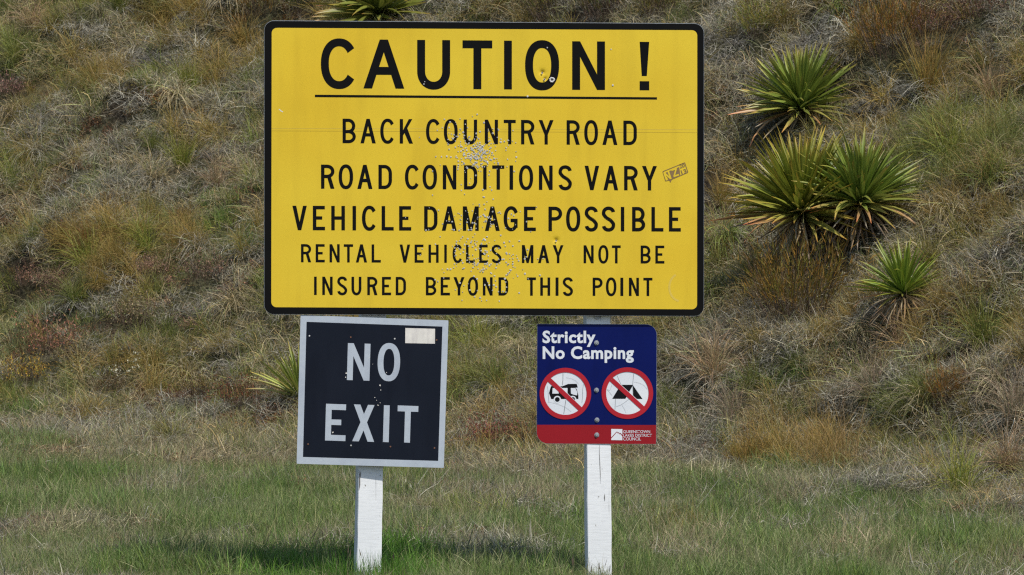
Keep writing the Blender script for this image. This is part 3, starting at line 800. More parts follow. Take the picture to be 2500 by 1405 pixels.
for q, (px, py, wd, form, cn, lab) in enumerate(TUSS):
    c = C_[cn] if cn != 'grey' else (.27, .24, .155); dry = C_['grey'] if q % 2 else C_['tan']
    put(px, py, wd, 'grass_tussock', 'tussock', lab, GT, 900 + q,
        [('green_blades', TM[form, q % 4], .46, c), ('dry_blades', TM['skirt', (q + 1) % 4], .44, dry)], lean=R(14))
# the tall golden fan at the foot of the bank
rng = np.random.default_rng(77); n = 150
a = ribbons(disc(n, rng, .10, -.01, .02) * np.array([1.8, .6, 1]), dirs(n, rng, 5, 42) * np.array([1, .5, 1]), rng.uniform(.22, .55, n), rng.uniform(.0016, .003, n), 8, rng.uniform(.1, .9, n), rng.uniform(-.3, .3, n), rng,
            vary(n, rng, .2, ((1, 1, 1), (1.2, 1.1, 1.1), (.8, .8, .7))), tipfade=np.array([1.2, 1., 1.]))
fan = mesh_np('stalks', *a[:2], M['plant'], a[2])
t = thing('grass_tussock', 'fan of long golden stalks rising at the foot of the bank, lower right', 'tussock', px_ground(2025, 1165), GT)
link('stalks', fan, t).color = (.33, .23, .095, 1)
o = link('green_blades', TM['arch', 1], t); o.color = (*C_['ochre'], 1); o.scale = (.8, .8, .7)

GS = 'low shrubs and heaths on the hillside'
for q, (px, py, wd, kd, c, lab) in enumerate(SHR):
    tw, fo = SM[kd, q % 3]
    put(px, py, wd, 'hill_shrub' if kd == 'whip' else 'heath_bush', 'shrub', lab, GS, 1300 + q,
        [('twigs', tw, .36 if kd == 'whip' else .36, (.16, .12, .09)), ('foliage', fo, .36 if kd == 'whip' else .36, c)], lean=R(8))
# small white-flowered herb
rng = np.random.default_rng(88); n = 30
a = ribbons(disc(n, rng, .08), dirs(n, rng, 5, 45), rng.uniform(.10, .22, n), np.full(n, .0025), 4, rng.uniform(-.2, .3, n), rng.uniform(-.5, .5, n), rng, vary(n, rng, .2, ((1, 1, 1),)))
V_ = a[0].reshape(n, 5, 2, 3)[:, 4, 0]; m = 110; q = rng.integers(0, n, m)
b = ribbons(V_[q] + rng.normal(0, .012, (m, 3)), dirs(m, rng, 0, 80), rng.uniform(.008, .014, m), rng.uniform(.007, .011, m), 1, np.zeros(m), np.zeros(m), rng, vary(m, rng, .15, ((1, 1, 1),)))
t = thing('flowering_herb', 'thin herb with small cream white flower heads on the lower left slope', 'plant', px_ground(318, 945))
link('stems', mesh_np('stems', *a[:2], M['plant'], a[2]), t).color = (.13, .15, .06, 1)
link('flowers', mesh_np('flowers', *b[:2], M['plant'], b[2]), t).color = (.60, .58, .42, 1)

# ------------------------------------------------------------------ single pale dead stalks lying or standing in the grass
def stalk(px0, py0, px1, py1, wd, label, c=(.55, .52, .43), h0=.03, h1=.08, sag=.0):
    A, B = px_ground(px0, py0), px_ground(px1, py1)
    # both ends at the nearer end's distance, so the stalk stands in the grass
    yy = min(A.y, B.y); 
    def at(px, py):
        d = ray(px, py); return Vector(CAMP + d * ((yy + DCAM) / d[1]))
    A, B = at(px0, py0), at(px1, py1)
    n = 9; V_, F_ = [], []; D_ = B - A
    up = Vector((0, -.3, 1)).cross(D_).normalized() if D_.length else Vector((1, 0, 0)); nrm = D_.normalized().cross(Vector((0, 1, 0))).normalized()
    for k in range(n + 1):
        t = k / n; r = wd * (1 - .6 * t) / 2
        c0 = D_ * t + nrm * (sag * math.sin(math.pi * t)) + Vector((0, random.uniform(-.006, .006), random.uniform(-.002, .002)))
        for j in range(4):
            V_.append(c0 + nrm * r * math.cos(j * math.pi / 2) + Vector((0, 1, 0)) * r * math.sin(j * math.pi / 2))
        if k:
            for j in range(4): F_.append((4 * k - 4 + j, 4 * k - 4 + (j + 1) % 4, 4 * k + (j + 1) % 4, 4 * k + j))
    me = mesh_np('dry_stalk', [tuple(v) for v in V_], F_, M['plant'], np.ones((len(V_), 3)))
    o = link('dry_stalk', me); o.location = A; o.color = (*c, 1)
    o['label'] = label; o['category'] = 'stalk'; o['group'] = 'pale dead stalks in the grass'; o['kind'] = 'thing'
stalk(560, 218, 609, 152, .008, 'white dead stick leaning on the upper left slope', (.62, .60, .56))
stalk(566, 214, 596, 176, .006, 'shorter white dead stick against the long one on the upper left slope', (.62, .60, .56))
stalk(340, 1300, 362, 1236, .006, 'short pale stalk standing upright in the left verge')
stalk(470, 1242, 560, 1214, .0035, 'thin pale stalk bent to the right in the left verge', sag=.02)
stalk(375, 1265, 430, 1287, .005, 'pale stalk fallen to the right in the left verge')
stalk(40, 1290, 58, 1272, .005, 'stubby pale stalk near the left picture edge in the verge')
stalk(1135, 1184, 1262, 1140, .004, 'long pale stalk arching between the two posts', sag=-.01)
stalk(1180, 1294, 1250, 1276, .004, 'pale straight stalk low between the two posts')
stalk(1325, 1252, 1395, 1264, .004, 'pale stalk lying beside the straight post')
stalk(1684, 1262, 1755, 1172, .004, 'long thin stalk leaning right in the verge right of the camping sign')
stalk(1752, 1318, 1800, 1240, .004, 'thin stalk parallel to and below the long leaning one')
stalk(1818, 1304, 1872, 1297, .005, 'pale stalk lying flat in the verge right of the posts')
stalk(2175, 1308, 2190, 1336, .005, 'short pale stalk in the middle of the right verge')
stalk(2135, 1168, 2188, 1160, .007, 'thick straw coloured stalk lying at the foot of the bank', (.42, .32, .18))
stalk(1190, 300 + 760, 1232, 1020, .004, 'pale stalk crossing above the dark red heath')

# ------------------------------------------------------------------ grass growing round the two posts, in front of their feet
def foot_tuft(px, D, wd, hgt, n, c, label, seed):
    rng = np.random.default_rng(seed)
    x = (px - 1250) / FPX * D; y = D - DCAM; z = float(ground_z(x, y))
    p = np.stack([rng.uniform(-wd / 2, wd / 2, n), rng.uniform(-.10, .06, n), np.full(n, -.01)], -1)
    a = ribbons(p, dirs(n, rng, 0, 32), rng.uniform(.3, 1, n) ** .8 * hgt, rng.uniform(.0016, .003, n), 5, rng.uniform(.1, .9, n), rng.uniform(-.4, .4, n), rng,
                vary(n, rng, .25, ((1, 1, 1), (1.2, 1.1, .9), (.7, .85, .8), (2.0, 1.3, 1.6)), (.45, .25, .2, .1)))
    t = thing('grass_tuft', label, 'grass tuft', (x, y, z))
    link('green_blades', mesh_np('green_blades', *a[:2], M['plant'], a[2]), t).color = (*c, 1)
    n = 9
    p = np.stack([rng.uniform(-wd / 2, wd / 2, n), rng.uniform(-.1, .0, n), np.zeros(n)], -1); d = dirs(n, rng, 0, 24); L = rng.uniform(.8, 1.35, n) * hgt
    s = ribbons(p, d, L, np.full(n, .0016), 4, rng.uniform(0, .3, n), np.zeros(n), rng, np.full((n, 3), 1.))
    tip = s[0].reshape(n, 5, 2, 3)[:, 3].mean(1)
    h = ribbons(tip, d, np.full(n, .03), np.full(n, .0055), 3, np.zeros(n), np.zeros(n), rng, np.full((n, 3), .8))
    sh_ = link('seed_heads', mesh_np('seed_heads', *merge([s, h])[:2], M['plant'], merge([s, h])[2])); sh_.parent = t; sh_.color = (.16, .12, .085, 1); sh_['kind'] = 'stuff'
foot_tuft(895, 24.84, .42, .165, 800, C_['bright'], 'bright green grass tuft at the foot of the leaning post', 41)
foot_tuft(1462, 24.80, .24, .12, 300, C_['turf'], 'paler grass tuft at the foot of the straight post', 42)

# ------------------------------------------------------------------ the signs
YAW = R(5.0)
EU = np.array([math.cos(YAW), math.sin(YAW), 0.0])      # along the sign, to the right
EV = np.array([0, 0, 1.0])
EN = np.array([math.sin(YAW), -math.cos(YAW), 0.0])     # out of the face
ORG = np.array([0, 0.0, 0.0])
MM = 1.0 / 594.0                                        # metres per photo pixel on the sign face

def on_plane(px, py, n=0.0):
    """the place on the sign plane (n metres in front of the big sign's face) seen at a photo pixel"""
    d = ray(px, py)
    t = ((ORG + EN * n - CAMP) @ EN) / (d @ EN)
    return CAMP + d * np.asarray(t)[..., None]

DENTS = [(1324.0, 177.0, 10.0, .0075), (1330.5, 193.0, 8.0, .0050), (1357.5, 587.0, 10.0, .0070), (1347.5, 195.5, 8.0, .0032)]
def dent(px, py):
    z = 0
    for (cx, cy, r, dep) in DENTS:
        q = ((px - cx) ** 2 + (py - cy) ** 2) / r ** 2
        z = z - dep * (0.6 * np.exp(-q * 2.2) + 0.4 * np.exp(-q * 9))
    return z
NODENT = lambda px, py: 0 * np.asarray(px, float)

def place(pts, n, origin, dfun=NODENT):
    pts = np.asarray(pts, float)
    P = on_plane(pts[:, 0], pts[:, 1], n)
    return P + EN * np.asarray(dfun(pts[:, 0], pts[:, 1]))[:, None] - np.array(origin)

def union_mesh(name, polys, n, origin, mat, dfun=NODENT, parent=None, oname=None, sub=0):
    """flat figures (in photo pixels) merged into one sheet lying n metres in front of the sign plane"""
    verts, faces = [], []
    for p in polys:
        p = [tuple(map(float, q)) for q in p]
        a = sum(p[i_][0] * p[(i_ + 1) % len(p)][1] - p[(i_ + 1) % len(p)][0] * p[i_][1] for i_ in range(len(p)))
        if abs(a) < 1e-6: continue
        if a < 0: p = p[::-1]
        b = len(verts); verts += [Vector(q) for q in p]; faces.append(list(range(b, b + len(p))))
    v, e, f, _a, _b, of = geometry.delaunay_2d_cdt(verts, [], faces, 1, 1e-5)
    f = [tuple(q)[::-1] for q, src_ in zip(f, of) if len(src_)]
    me = mesh_np(name, place([tuple(q) for q in v], n, origin, dfun), f, mat)
    return link(oname or name, me, parent)

# ---- road-sign lettering drawn as strokes; glyph space x 0..w, y 0..h upwards
def rect(x0, y0, x1, y1): return [(x0, y0), (x1, y0), (x1, y1), (x0, y1)]
def ell(cx, cy, a, b, t, e=2.0):
    c, s = math.cos(t), math.sin(t)
    return (cx + a * math.copysign(abs(c) ** (2 / e), c), cy + b * math.copysign(abs(s) ** (2 / e), s))
def arc(cx, cy, a, b, s, t0, t1, e=2.0, k=28):
    out = []
    for q in range(k):
        u, v = R(t0 + (t1 - t0) * q / k), R(t0 + (t1 - t0) * (q + 1) / k)
        out.append([ell(cx, cy, a, b, u, e), ell(cx, cy, a, b, v, e), ell(cx, cy, a - s, b - s, v, e), ell(cx, cy, a - s, b - s, u, e)])
    return out
def bowl(x0, y0, x1, y1, s, k=10):
    """D-shaped bowl open to the left"""
    rx = (x1 - x0) * .62; ry = min((y1 - y0) / 2, (x1 - x0) * .72)
    o = [(x0, y1)] + [(x1 - rx + rx * math.sin(R(90) * q / k), y1 - ry + ry * math.cos(R(90) * q / k)) for q in range(k + 1)]
    ri, rj = rx - s, max(ry - s, .5)
    i_ = [(x0, y1 - s)] + [(x1 - rx + ri * math.sin(R(90) * q / k), y1 - ry + rj * math.cos(R(90) * q / k)) for q in range(k + 1)]
    o += [(x, y0 + y1 - y) for x, y in o[::-1]]; i_ += [(x, y0 + y1 - y) for x, y in i_[::-1]]
    return [[o[q], o[q + 1], i_[q + 1], i_[q]] for q in range(len(o) - 1)]
def glyph(ch, w, h, s):
    m = w / 2
    if ch == 'I': return [rect(0, 0, w, h)]
    if ch == 'L': return [rect(0, 0, s, h), rect(0, 0, w, s)]
    if ch == 'E': return [rect(0, 0, s, h), rect(0, 0, w, s), rect(0, h - s, w * .985, h), rect(0, h * .5 - s * .45, w * .77, h * .5 + s * .5)]
    if ch == 'T': return [rect(m - s / 2, 0, m + s / 2, h), rect(0, h - s, w, h)]
    if ch == 'H': return [rect(0, 0, s, h), rect(w - s, 0, w, h), rect(0, h * .5 - s * .45, w, h * .5 + s * .5)]
    if ch == 'N': return [rect(0, 0, s, h), rect(w - s, 0, w, h), [(0, h), (s * 1.0, h), (w, 0), (w - s * 1.0, 0)]]
    if ch == 'M': return [rect(0, 0, s, h), rect(w - s, 0, w, h), [(0, h), (s * 1.12, h), (m + s * .42, 0), (m - s * .42, 0)], [(w, h), (w - s * 1.12, h), (m - s * .42, 0), (m + s * .42, 0)]]
    if ch == 'A':
        a = 1.1 * s; y0 = h * .28
        c = lambda y: a / 2 + (m - a / 2) * y / h
        return [[(0, 0), (a, 0), (m + s * .52, h), (m - s * .52, h)], [(w, 0), (w - a, 0), (m - s * .52, h), (m + s * .52, h)],
                [(c(y0), y0), (w - c(y0), y0), (w - c(y0 + s), y0 + s), (c(y0 + s), y0 + s)]]
    if ch == 'V': return [[(0, h), (1.1 * s, h), (m + s * .5, 0), (m - s * .5, 0)], [(w, h), (w - 1.1 * s, h), (m - s * .5, 0), (m + s * .5, 0)]]
    if ch == 'X': return [[(0, 0), (1.12 * s, 0), (w - .03 * w, h), (w - .03 * w - 1.12 * s, h)], [(w, 0), (w - 1.12 * s, 0), (.03 * w, h), (.03 * w + 1.12 * s, h)]]
    if ch == 'Y': return [rect(m - s / 2, 0, m + s / 2, h * .44), [(0, h), (1.14 * s, h), (m + s * .5, h * .40), (m - s * .5, h * .40)], [(w, h), (w - 1.14 * s, h), (m - s * .5, h * .40), (m + s * .5, h * .40)]]
    if ch == 'K': return [rect(0, 0, s, h), [(s * .9, h * .30), (s * .9, h * .52), (w - 1.3 * s, h), (w - .05 * w, h)], [(w * .30, h * .50), (w * .30 + s * 1.0, h * .66), (w, 0), (w - 1.18 * s, 0)]]
    if ch == 'O': return arc(m, h / 2, m, h / 2 + s * .10, s, 0, 360, 2.25, 56)
    if ch == 'C':
        a = w / 1.80
        return arc(a, h / 2, a, h / 2 + s * .1, s, 36, 324, 2.2, 44)
    if ch == 'G':
        a = w / 1.86
        return arc(a, h / 2, a, h / 2 + s * .1, s, 30, 322, 2.2, 44) + [rect(w - s, h * .13, w, h * .50), rect(w * .50, h * .50 - s, w, h * .50)]
    if ch == 'U': return [rect(0, h * .36, s, h), rect(w - s, h * .36, w, h)] + arc(m, h * .36, m, h * .36 + s * .1, s, 180, 360, 2.1, 28)
    if ch == 'D': return [rect(0, 0, s, h)] + bowl(s * .5, 0, w, h, s)
    if ch == 'P': return [rect(0, 0, s, h)] + bowl(s * .5, h * .43, w, h, s)
    if ch == 'R': return [rect(0, 0, s, h)] + bowl(s * .5, h * .44, w, h, s) + [[(w * .45, h * .50), (w * .45 + s * 1.12, h * .50), (w, 0), (w - s * 1.14, 0)]]
    if ch == 'B': return [rect(0, 0, s, h)] + bowl(s * .5, 0, w, h * .54, s) + bowl(s * .5, h * .54 - s, w * .96, h, s)
    if ch == 'S':
        b1 = h * .27 ; out = arc(m, h - b1 + s * .1, m, b1, s, 12, 200, 2.1, 24) + arc(m, b1 - s * .1, m, b1, s, 192, 380, 2.1, 24)
        # spine
        p0, p1 = ell(m, h - b1 + s * .1, m - s / 2, b1 - s / 2, R(197), 2.1), ell(m, b1 - s * .1, m - s / 2, b1 - s / 2, R(377), 2.1)
        pts = []
        for q in range(13):
            t = q / 12; x = p0[0] + (p1[0] - p0[0]) * t; e_ = t * t * (3 - 2 * t)
            pts.append((x, p0[1] + (p1[1] - p0[1]) * (.15 * t + .85 * (t if .2 < t < .8 else t)) + math.sin(2 * math.pi * t) * -h * .028))
        for q in range(12):
            (x0, y0), (x1, y1) = pts[q], pts[q + 1]; d = math.hypot(x1 - x0, y1 - y0); nx_, ny_ = -(y1 - y0) / d * s / 2, (x1 - x0) / d * s / 2
            out.append([(x0 + nx_, y0 + ny_), (x0 - nx_, y0 - ny_), (x1 - nx_, y1 - ny_), (x1 + nx_, y1 + ny_)])
        return out
    if ch == '!':
        return [[(0, h), (w, h), (w * .75, h * .295), (w * .22, h * .295)], rect(0, 0, w, h * .187)]
    return []
def line_polys(chars, boxes, yl, yr, s):
    """yl, yr = (top, bottom) of the line in photo pixels at its first and last letter"""
    xa, xb = boxes[0][0], boxes[-1][1]; out = []
    for ch, (x0, x1) in zip(chars, boxes):
        t = ((x0 + x1) / 2 - xa) / (xb - xa)
        top, bot = yl[0] + (yr[0] - yl[0]) * t, yl[1] + (yr[1] - yl[1]) * t
        sh = (yr[1] - yl[1]) / (xb - xa); cx = (x0 + x1) / 2
        for p in glyph(ch, x1 - x0, bot - top, s):
            out.append([(x0 + x, bot - y + sh * (x0 + x - cx)) for x, y in p])
    return out
def boxes(sx, x0, txt):
    return [(x0 + a / sx, x0 + b / sx) for a, b in txt]

def rrect(c4, radii, k=10):
    """rounded quadrilateral from corner points TL TR BR BL"""
    out = []
    for i_ in range(4):
        p, a, b = np.array(c4[i_], float), np.array(c4[i_ - 1], float), np.array(c4[(i_ + 1) % 4], float)
        r = radii[i_]
        if r <= 0: out.append(tuple(p)); continue
        ua, ub = (a - p) / np.linalg.norm(a - p), (b - p) / np.linalg.norm(b - p)
        c = p + (ua + ub) * r
        for q in range(k + 1):
            t = math.pi / 2 * q / k
            out.append(tuple(c - ub * r * math.cos(t) - ua * r * math.sin(t)))
    return out
def ring_polys(outer, inner):
    n = len(outer)
    return [[outer[q], outer[(q + 1) % n], inner[(q + 1) % n], inner[q]] for q in range(n)]
def plate(name, outline, n_front, thick, origin, mat, parent, front=True):
    n = len(outline)
    a = place(outline, n_front, origin); b = a - EN * thick
    V_ = np.concatenate([a, b])
    F_ = [tuple(range(n, 2 * n))] + [(q, (q + 1) % n, (q + 1) % n + n, q + n)[::-1] for q in range(n)]
    if front: F_.append(tuple(range(n))[::-1])
    return link(name, mesh_np(name, V_, F_, mat), parent)
def circle(cx, cy, r, k=48, ry=None):
    return [(cx + r * math.cos(2 * math.pi * q / k), cy + (ry or r) * math.sin(2 * math.pi * q / k)) for q in range(k)]
def polyline(pts, w0):
    out = []
    for (x0, y0), (x1, y1) in zip(pts, pts[1:]):
        d = math.hypot(x1 - x0, y1 - y0) or 1; nx_, ny_ = -(y1 - y0) / d * w0 / 2, (x1 - x0) / d * w0 / 2
        out.append([(x0 + nx_, y0 + ny_), (x0 - nx_, y0 - ny_), (x1 - nx_, y1 - ny_), (x1 + nx_, y1 + ny_)])
    return out
def text_sheet(name, body, box, n, origin, mat, parent, offset=0.0, ang=0.0):
    """the built-in font, stretched into a box (x0, y0, x1, y1 in photo pixels), turned by ang degrees"""
    cu = bpy.data.curves.new(name, 'FONT'); cu.body = body; cu.offset = offset; cu.resolution_u = 3; cu.size = 1; cu.space_character = 1.0 + offset * 2.2
    to = bpy.data.objects.new(name, cu); COL.objects.link(to)
    dg = bpy.context.evaluated_depsgraph_get()
    me = bpy.data.meshes.new_from_object(to.evaluated_get(dg))
    bpy.data.objects.remove(to)
    v = np.array([tuple(q.co) for q in me.vertices])
    lo, hi = v.min(0), v.max(0)
    x0, y0, x1, y1 = box
    px = x0 + (v[:, 0] - lo[0]) / (hi[0] - lo[0]) * (x1 - x0); py = y1 - (v[:, 1] - lo[1]) / (hi[1] - lo[1]) * (y1 - y0)
    if ang:
        cx, cy = (x0 + x1) / 2, (y0 + y1) / 2; ca, sa = math.cos(R(ang)), math.sin(R(ang))
        px, py = cx + (px - cx) * ca - (py - cy) * sa, cy + (px - cx) * sa + (py - cy) * ca
    W_ = place(np.stack([px, py], -1), n, origin)
    me.vertices.foreach_set('co', W_.astype(np.float32).ravel()); me.materials.clear(); me.materials.append(mat)
    for p in me.polygons: p.material_index = 0
    me.update()
    return link(name, me, parent)
def disc_bolt(name, cx, cy, r, n, origin, parent, mat, hexa=True):
    """washer with a hexagonal head on it"""
    V_, F_ = [], []
    def cyl(rad, n0, n1, k, rot=0, bev=0.0):
        b = len(V_)
        for (rr, nn) in ((rad, n0), (rad, n1 - bev), (rad - bev / MM, n1)):
            V_.extend(place([(cx + rr * math.cos(2 * math.pi * q / k + rot), cy + rr * math.sin(2 * math.pi * q / k + rot)) for q in range(k)], nn, origin))
        for l in range(2):
            for q in range(k): F_.append((b + l * k + q, b + l * k + (q + 1) % k, b + (l + 1) * k + (q + 1) % k, b + (l + 1) * k + q))
        F_.append(tuple(range(b + 2 * k, b + 3 * k)))
    cyl(r, n, n + .0016, 20, 0, .0006)
    if hexa: cyl(r * .60, n + .0016, n + .0075, 6, .3, .001)
    return link(name, mesh_np(name, np.array(V_), F_, mat), parent)

# ---------------------------------------------------------------- posts
def post(px_top, px_bot, wpx, yaw, zbot, label, seed):
    """square sawn post; its front face centre runs through two photo points (x, y, n behind the sign face)"""
    top = on_plane(px_top[0], px_top[1], px_top[2]); bot = on_plane(px_bot[0], px_bot[1], px_bot[2])
    ax = (top - bot); axis = ax / ax[2]
    base = bot + axis * (zbot - bot[2])
    t = thing('sign_post', label, 'post', tuple(base), 'square white wooden posts carrying the road signs')
    eu = np.array([math.cos(yaw), math.sin(yaw), 0]); en = np.array([math.sin(yaw), -math.cos(yaw), 0])
    hw = wpx * MM / 2; dep = .100; ztop = 2.16
    prof = [(-hw + .003, 0), (hw - .003, 0), (hw, .003), (hw, dep - .003), (hw - .003, dep), (-hw + .003, dep), (-hw, dep - .003), (-hw, .003)]
    nz_ = 60; zs = np.linspace(0, ztop - zbot, nz_); rng = np.random.default_rng(seed)
    V_ = []
    for z in zs:
        wob = .0012 * math.sin(z * 3 + seed) ; e = rng.normal(0, .0005, len(prof))
        for k, (a, d) in enumerate(prof):
            V_.append(axis * z + eu * (a + wob + e[k]) - en * (d + .0006 * math.sin(z * 2.3 + k)))
    F_ = [tuple(range(8))[::-1], tuple(range((nz_ - 1) * 8, nz_ * 8))]
    for l in range(nz_ - 1):
        for q in range(8): F_.append((l * 8 + q, l * 8 + (q + 1) % 8, (l + 1) * 8 + (q + 1) % 8, (l + 1) * 8 + q))
    link('timber', mesh_np('timber', np.array(V_), F_, M['post']), t)
    return t, base, eu, en, axis, hw
def post_crack(P, pts, w0, name='crack'):
    """an open split along the front face, given in metres (across, height above ground line)"""
    t, base, eu, en, axis, hw = P
    V_, F_ = [], []
    for k, (a, z, ww) in enumerate(pts):
        c = eu * a + axis * (z - base[2]) + en * .0012
        V_ += [c - eu * ww * w0 / 2, c + eu * ww * w0 / 2]
        if k: F_.append((2 * k - 2, 2 * k - 1, 2 * k + 1, 2 * k))
    o = link(name, mesh_np(name, np.array(V_), F_, M['crack']), t)
    o['label'] = 'dark drying split in the white paint'
    return o
PL = post((912, 775, -.034), (902, 1380, -.036), 60.5, R(8.6), -.45, 'leaning white wooden post standing under the dark NO EXIT sign', 3)
PR = post((1460, 780, -.029), (1465, 1400, -.029), 59.5, R(6.3), -.5, 'white wooden post standing under the blue and red camping sign', 9)
post_crack(PL, [(-.048, .31, .3), (-.046, .33, 1.2), (-.0465, .35, 1.0), (-.045, .375, 1.3), (-.046, .39, .2)], .0042)
post_crack(PR, [(.004, .33, .2), (.0045, .37, 1.), (.003, .41, 1.2), (.001, .46, .8), (.0015, .50, .2)], .0018)
post_crack(PR, [(.022, .26, .3), (.021, .275, 1.2), (.0225, .29, .3)], .003)
post_crack(PR, [(.012, 1.0, .5), (.011, 1.025, 1.), (.012, 1.05, .6)], .0018)

# ---------------------------------------------------------------- the large yellow sign
org = on_plane(1182, 770)
S = thing('caution_sign', 'large yellow sign with black border and words CAUTION and BACK COUNTRY ROAD', 'sign', tuple(org))
out4 = [(645.1, 50.3), (1719.0, 57.6), (1718.6, 772.7), (644.8, 767.9)]
in4 = [(663.4, 68.2), (1702.4, 74.2), (1702.0, 755.7), (662.2, 750.5)]
o_l = rrect(out4, [24] * 4); b_l = rrect([(645.7, 51.5), (1718.3, 58.8), (1718.0, 772.0), (645.5, 767.2)], [23] * 4); i_l = rrect(in4, [13] * 4)
# folded aluminium tray: rim, back and a front flange under the border
n_ = len(o_l)
a_ = place(o_l, 0, org); c_ = place(i_l, 0, org); b_ = a_ - EN * .018
F_ = [(q, (q + 1) % n_, (q + 1) % n_ + n_, q + n_)[::-1] for q in range(n_)] + [(q, (q + 1) % n_, (q + 1) % n_ + 2 * n_, q + 2 * n_) for q in range(n_)] + [tuple(range(n_, 2 * n_))]
link('backing_tray', mesh_np('backing_tray', np.concatenate([a_, b_, c_]), F_, M['alu']), S)
union_mesh('border', ring_polys(b_l, i_l), .0006, org, M['black'], parent=S)
# yellow face: grid, finer round the dents, trimmed to the rounded inner outline
def axis_lines(a, b, cs, coarse=24.0, fine=1.6, reach=22):
    v = set(np.round(np.linspace(a, b, int((b - a) / coarse)), 3))
    for c in cs:
        v = {q for q in v if abs(q - c) > reach or q in (round(a, 3), round(b, 3))}
    for c in cs: v |= set(np.round(np.arange(c - reach, c + reach, fine), 3))
    v = sorted(v); out = [v[0]]
    for q in v[1:]:
        if q - out[-1] > 0.7: out.append(q)
    out[-1] = b
    return np.array(out)
us = axis_lines(0.0, 1000.0, [(c[0] - 663) / 1.039 for c in DENTS]) / 1000
vs = axis_lines(0.0, 683.0, [(c[1] - 71) for c in DENTS]) / 683
c4 = np.array(in4)
def bil(u, v): return (c4[0] * (1 - u) + c4[1] * u) * (1 - v) + (c4[3] * (1 - u) + c4[2] * u) * v
pts = []; 
for v in vs:
    for u in us:
        p = bil(u, v)
        # round the corners by pulling the border rows inwards
        pts.append(p)
pts = np.array(pts); nu, nv = len(us), len(vs)
for (cu_, cv_) in ((0, 0), (1, 0), (0, 1), (1, 1)):
    pass
i_ = np.arange(nu * nv).reshape(nv, nu)
F_ = np.stack([i_[:-1, :-1], i_[1:, :-1], i_[1:, 1:], i_[:-1, 1:]], -1).reshape(-1, 4)
YN = .0003
face = link('yellow_face', mesh_np('yellow_face', place(pts, YN, org, dent), F_, M['yellow'], smooth_=True), S)
face['label'] = 'yellow reflective face pocked with shotgun pellets'
# corners of the border cover the square corners of the face sheet
for ci_, (cx, cy) in enumerate(in4):
    arcp = rrect(in4, [13] * 4)[ci_ * 11:(ci_ + 1) * 11]
    union_mesh('border_corner', [[(cx, cy), arcp[q], arcp[q + 1]] for q in range(10)], .0007, org, M['black'], parent=S)
LN = .0009
def lettering(tag_, polys, lab, mat=M['black']):
    o = union_mesh('lettering', polys, LN, org, mat, dent, parent=S); o['label'] = lab; return o
def words(text, bx, yl, yr, s):
    k = 0; xa, xb = bx[0][0], bx[-1][1]
    for wd in text.split():
        b = bx[k:k + len(wd)]; k += len(wd)
        f0, f1 = (b[0][0] - xa) / (xb - xa), (b[-1][1] - xa) / (xb - xa)
        m_ = lambda f: (yl[0] + (yr[0] - yl[0]) * f, yl[1] + (yr[1] - yl[1]) * f)
        lettering('', line_polys(wd, b, m_(f0), m_(f1), s), 'black word ' + wd)
Z1, Z2 = 3.904, 3.9034
A5 = lambda *q: boxes(3.602, 640, q)
A6 = lambda *q: boxes(3.345, 1160, q)
bx = boxes(Z1, 640, [(560, 873), (965, 1355), (1478, 1792)]) + [(1129.2, 1201.8), (1230.7, 1249.7), (1282, 1365), (1397, 1477), (1561.7, 1585)]
words('CAUTION !', bx, (95.8, 215.7), (102.8, 221.0), 19.3)
lettering('b', [[(768.9, 231.8), (1604, 238.0), (1604, 243.6), (768.9, 237.6)]], 'thin black rule under CAUTION')
bx = boxes(Z1, 640, [(767, 893), (937, 1083), (1126, 1252), (1312, 1438), (1562, 1688), (1732, 1864), (1921, 2049)]) + \
     boxes(Z2, 1160, [(92, 218), (273, 387), (438, 565), (606, 748), (872, 997), (1040, 1171), (1213, 1356), (1413, 1541)])
words('BACK COUNTRY ROAD', bx, (290.2, 350), (295.2, 354.8), 7.9)
bx = A5((518, 636), (673, 800), (837, 970), (1023, 1142), (1256, 1374), (1411, 1538), (1589, 1708), (1775, 1892), (1944, 1974)) + \
     A6((140, 238), (281, 310), (358, 474), (521, 633), (681, 790), (894, 1013), (1048, 1168), (1217, 1328), (1363, 1485))
words('ROAD CONDITIONS VARY', bx, (402.4, 461.2), (405.9, 465.6), 8.3)
bx = A5((266, 393), (446, 553), (608, 728), (795, 826), (878, 996), (1051, 1157), (1205, 1311), (1425, 1542), (1580, 1711), (1765, 1905)) + \
     A6((80, 201), (233, 347), (399, 496), (599, 711), (743, 859), (895, 1003), (1035, 1144), (1190, 1218), (1282, 1389), (1440, 1538), (1583, 1680))
words('VEHICLE DAMAGE POSSIBLE', bx, (502.8, 562.4), (506.2, 565.9), 8.5)
bx = A5((342, 431), (471, 551), (593, 682), (718, 800), (824, 923), (963, 1044), (1209, 1302), (1341, 1420), (1463, 1552), (1602, 1624), (1675, 1755), (1793, 1872), (1909, 1985)) + \
     A6((135, 215), (382, 476), (514, 605), (634, 722), (886, 968), (1006, 1089), (1117, 1189), (1352, 1434), (1472, 1546))
words('RENTAL VEHICLES MAY NOT BE', bx, (596.4, 640.8), (600.2, 643.9), 6.2)
bx = A5((457, 480), (529, 620), (661, 748), (786, 873), (925, 1014), (1054, 1134), (1175, 1265), (1440, 1532), (1570, 1652), (1683, 1780), (1808, 1899)) + \
     A6((63, 143), (191, 271), (423, 497), (532, 613), (657, 681), (716, 799), (960, 1041), (1068, 1154), (1186, 1210), (1256, 1338), (1374, 1448))
words('INSURED BEYOND THIS POINT', bx, (675.9, 720.6), (678.8, 723.3), 6.4)
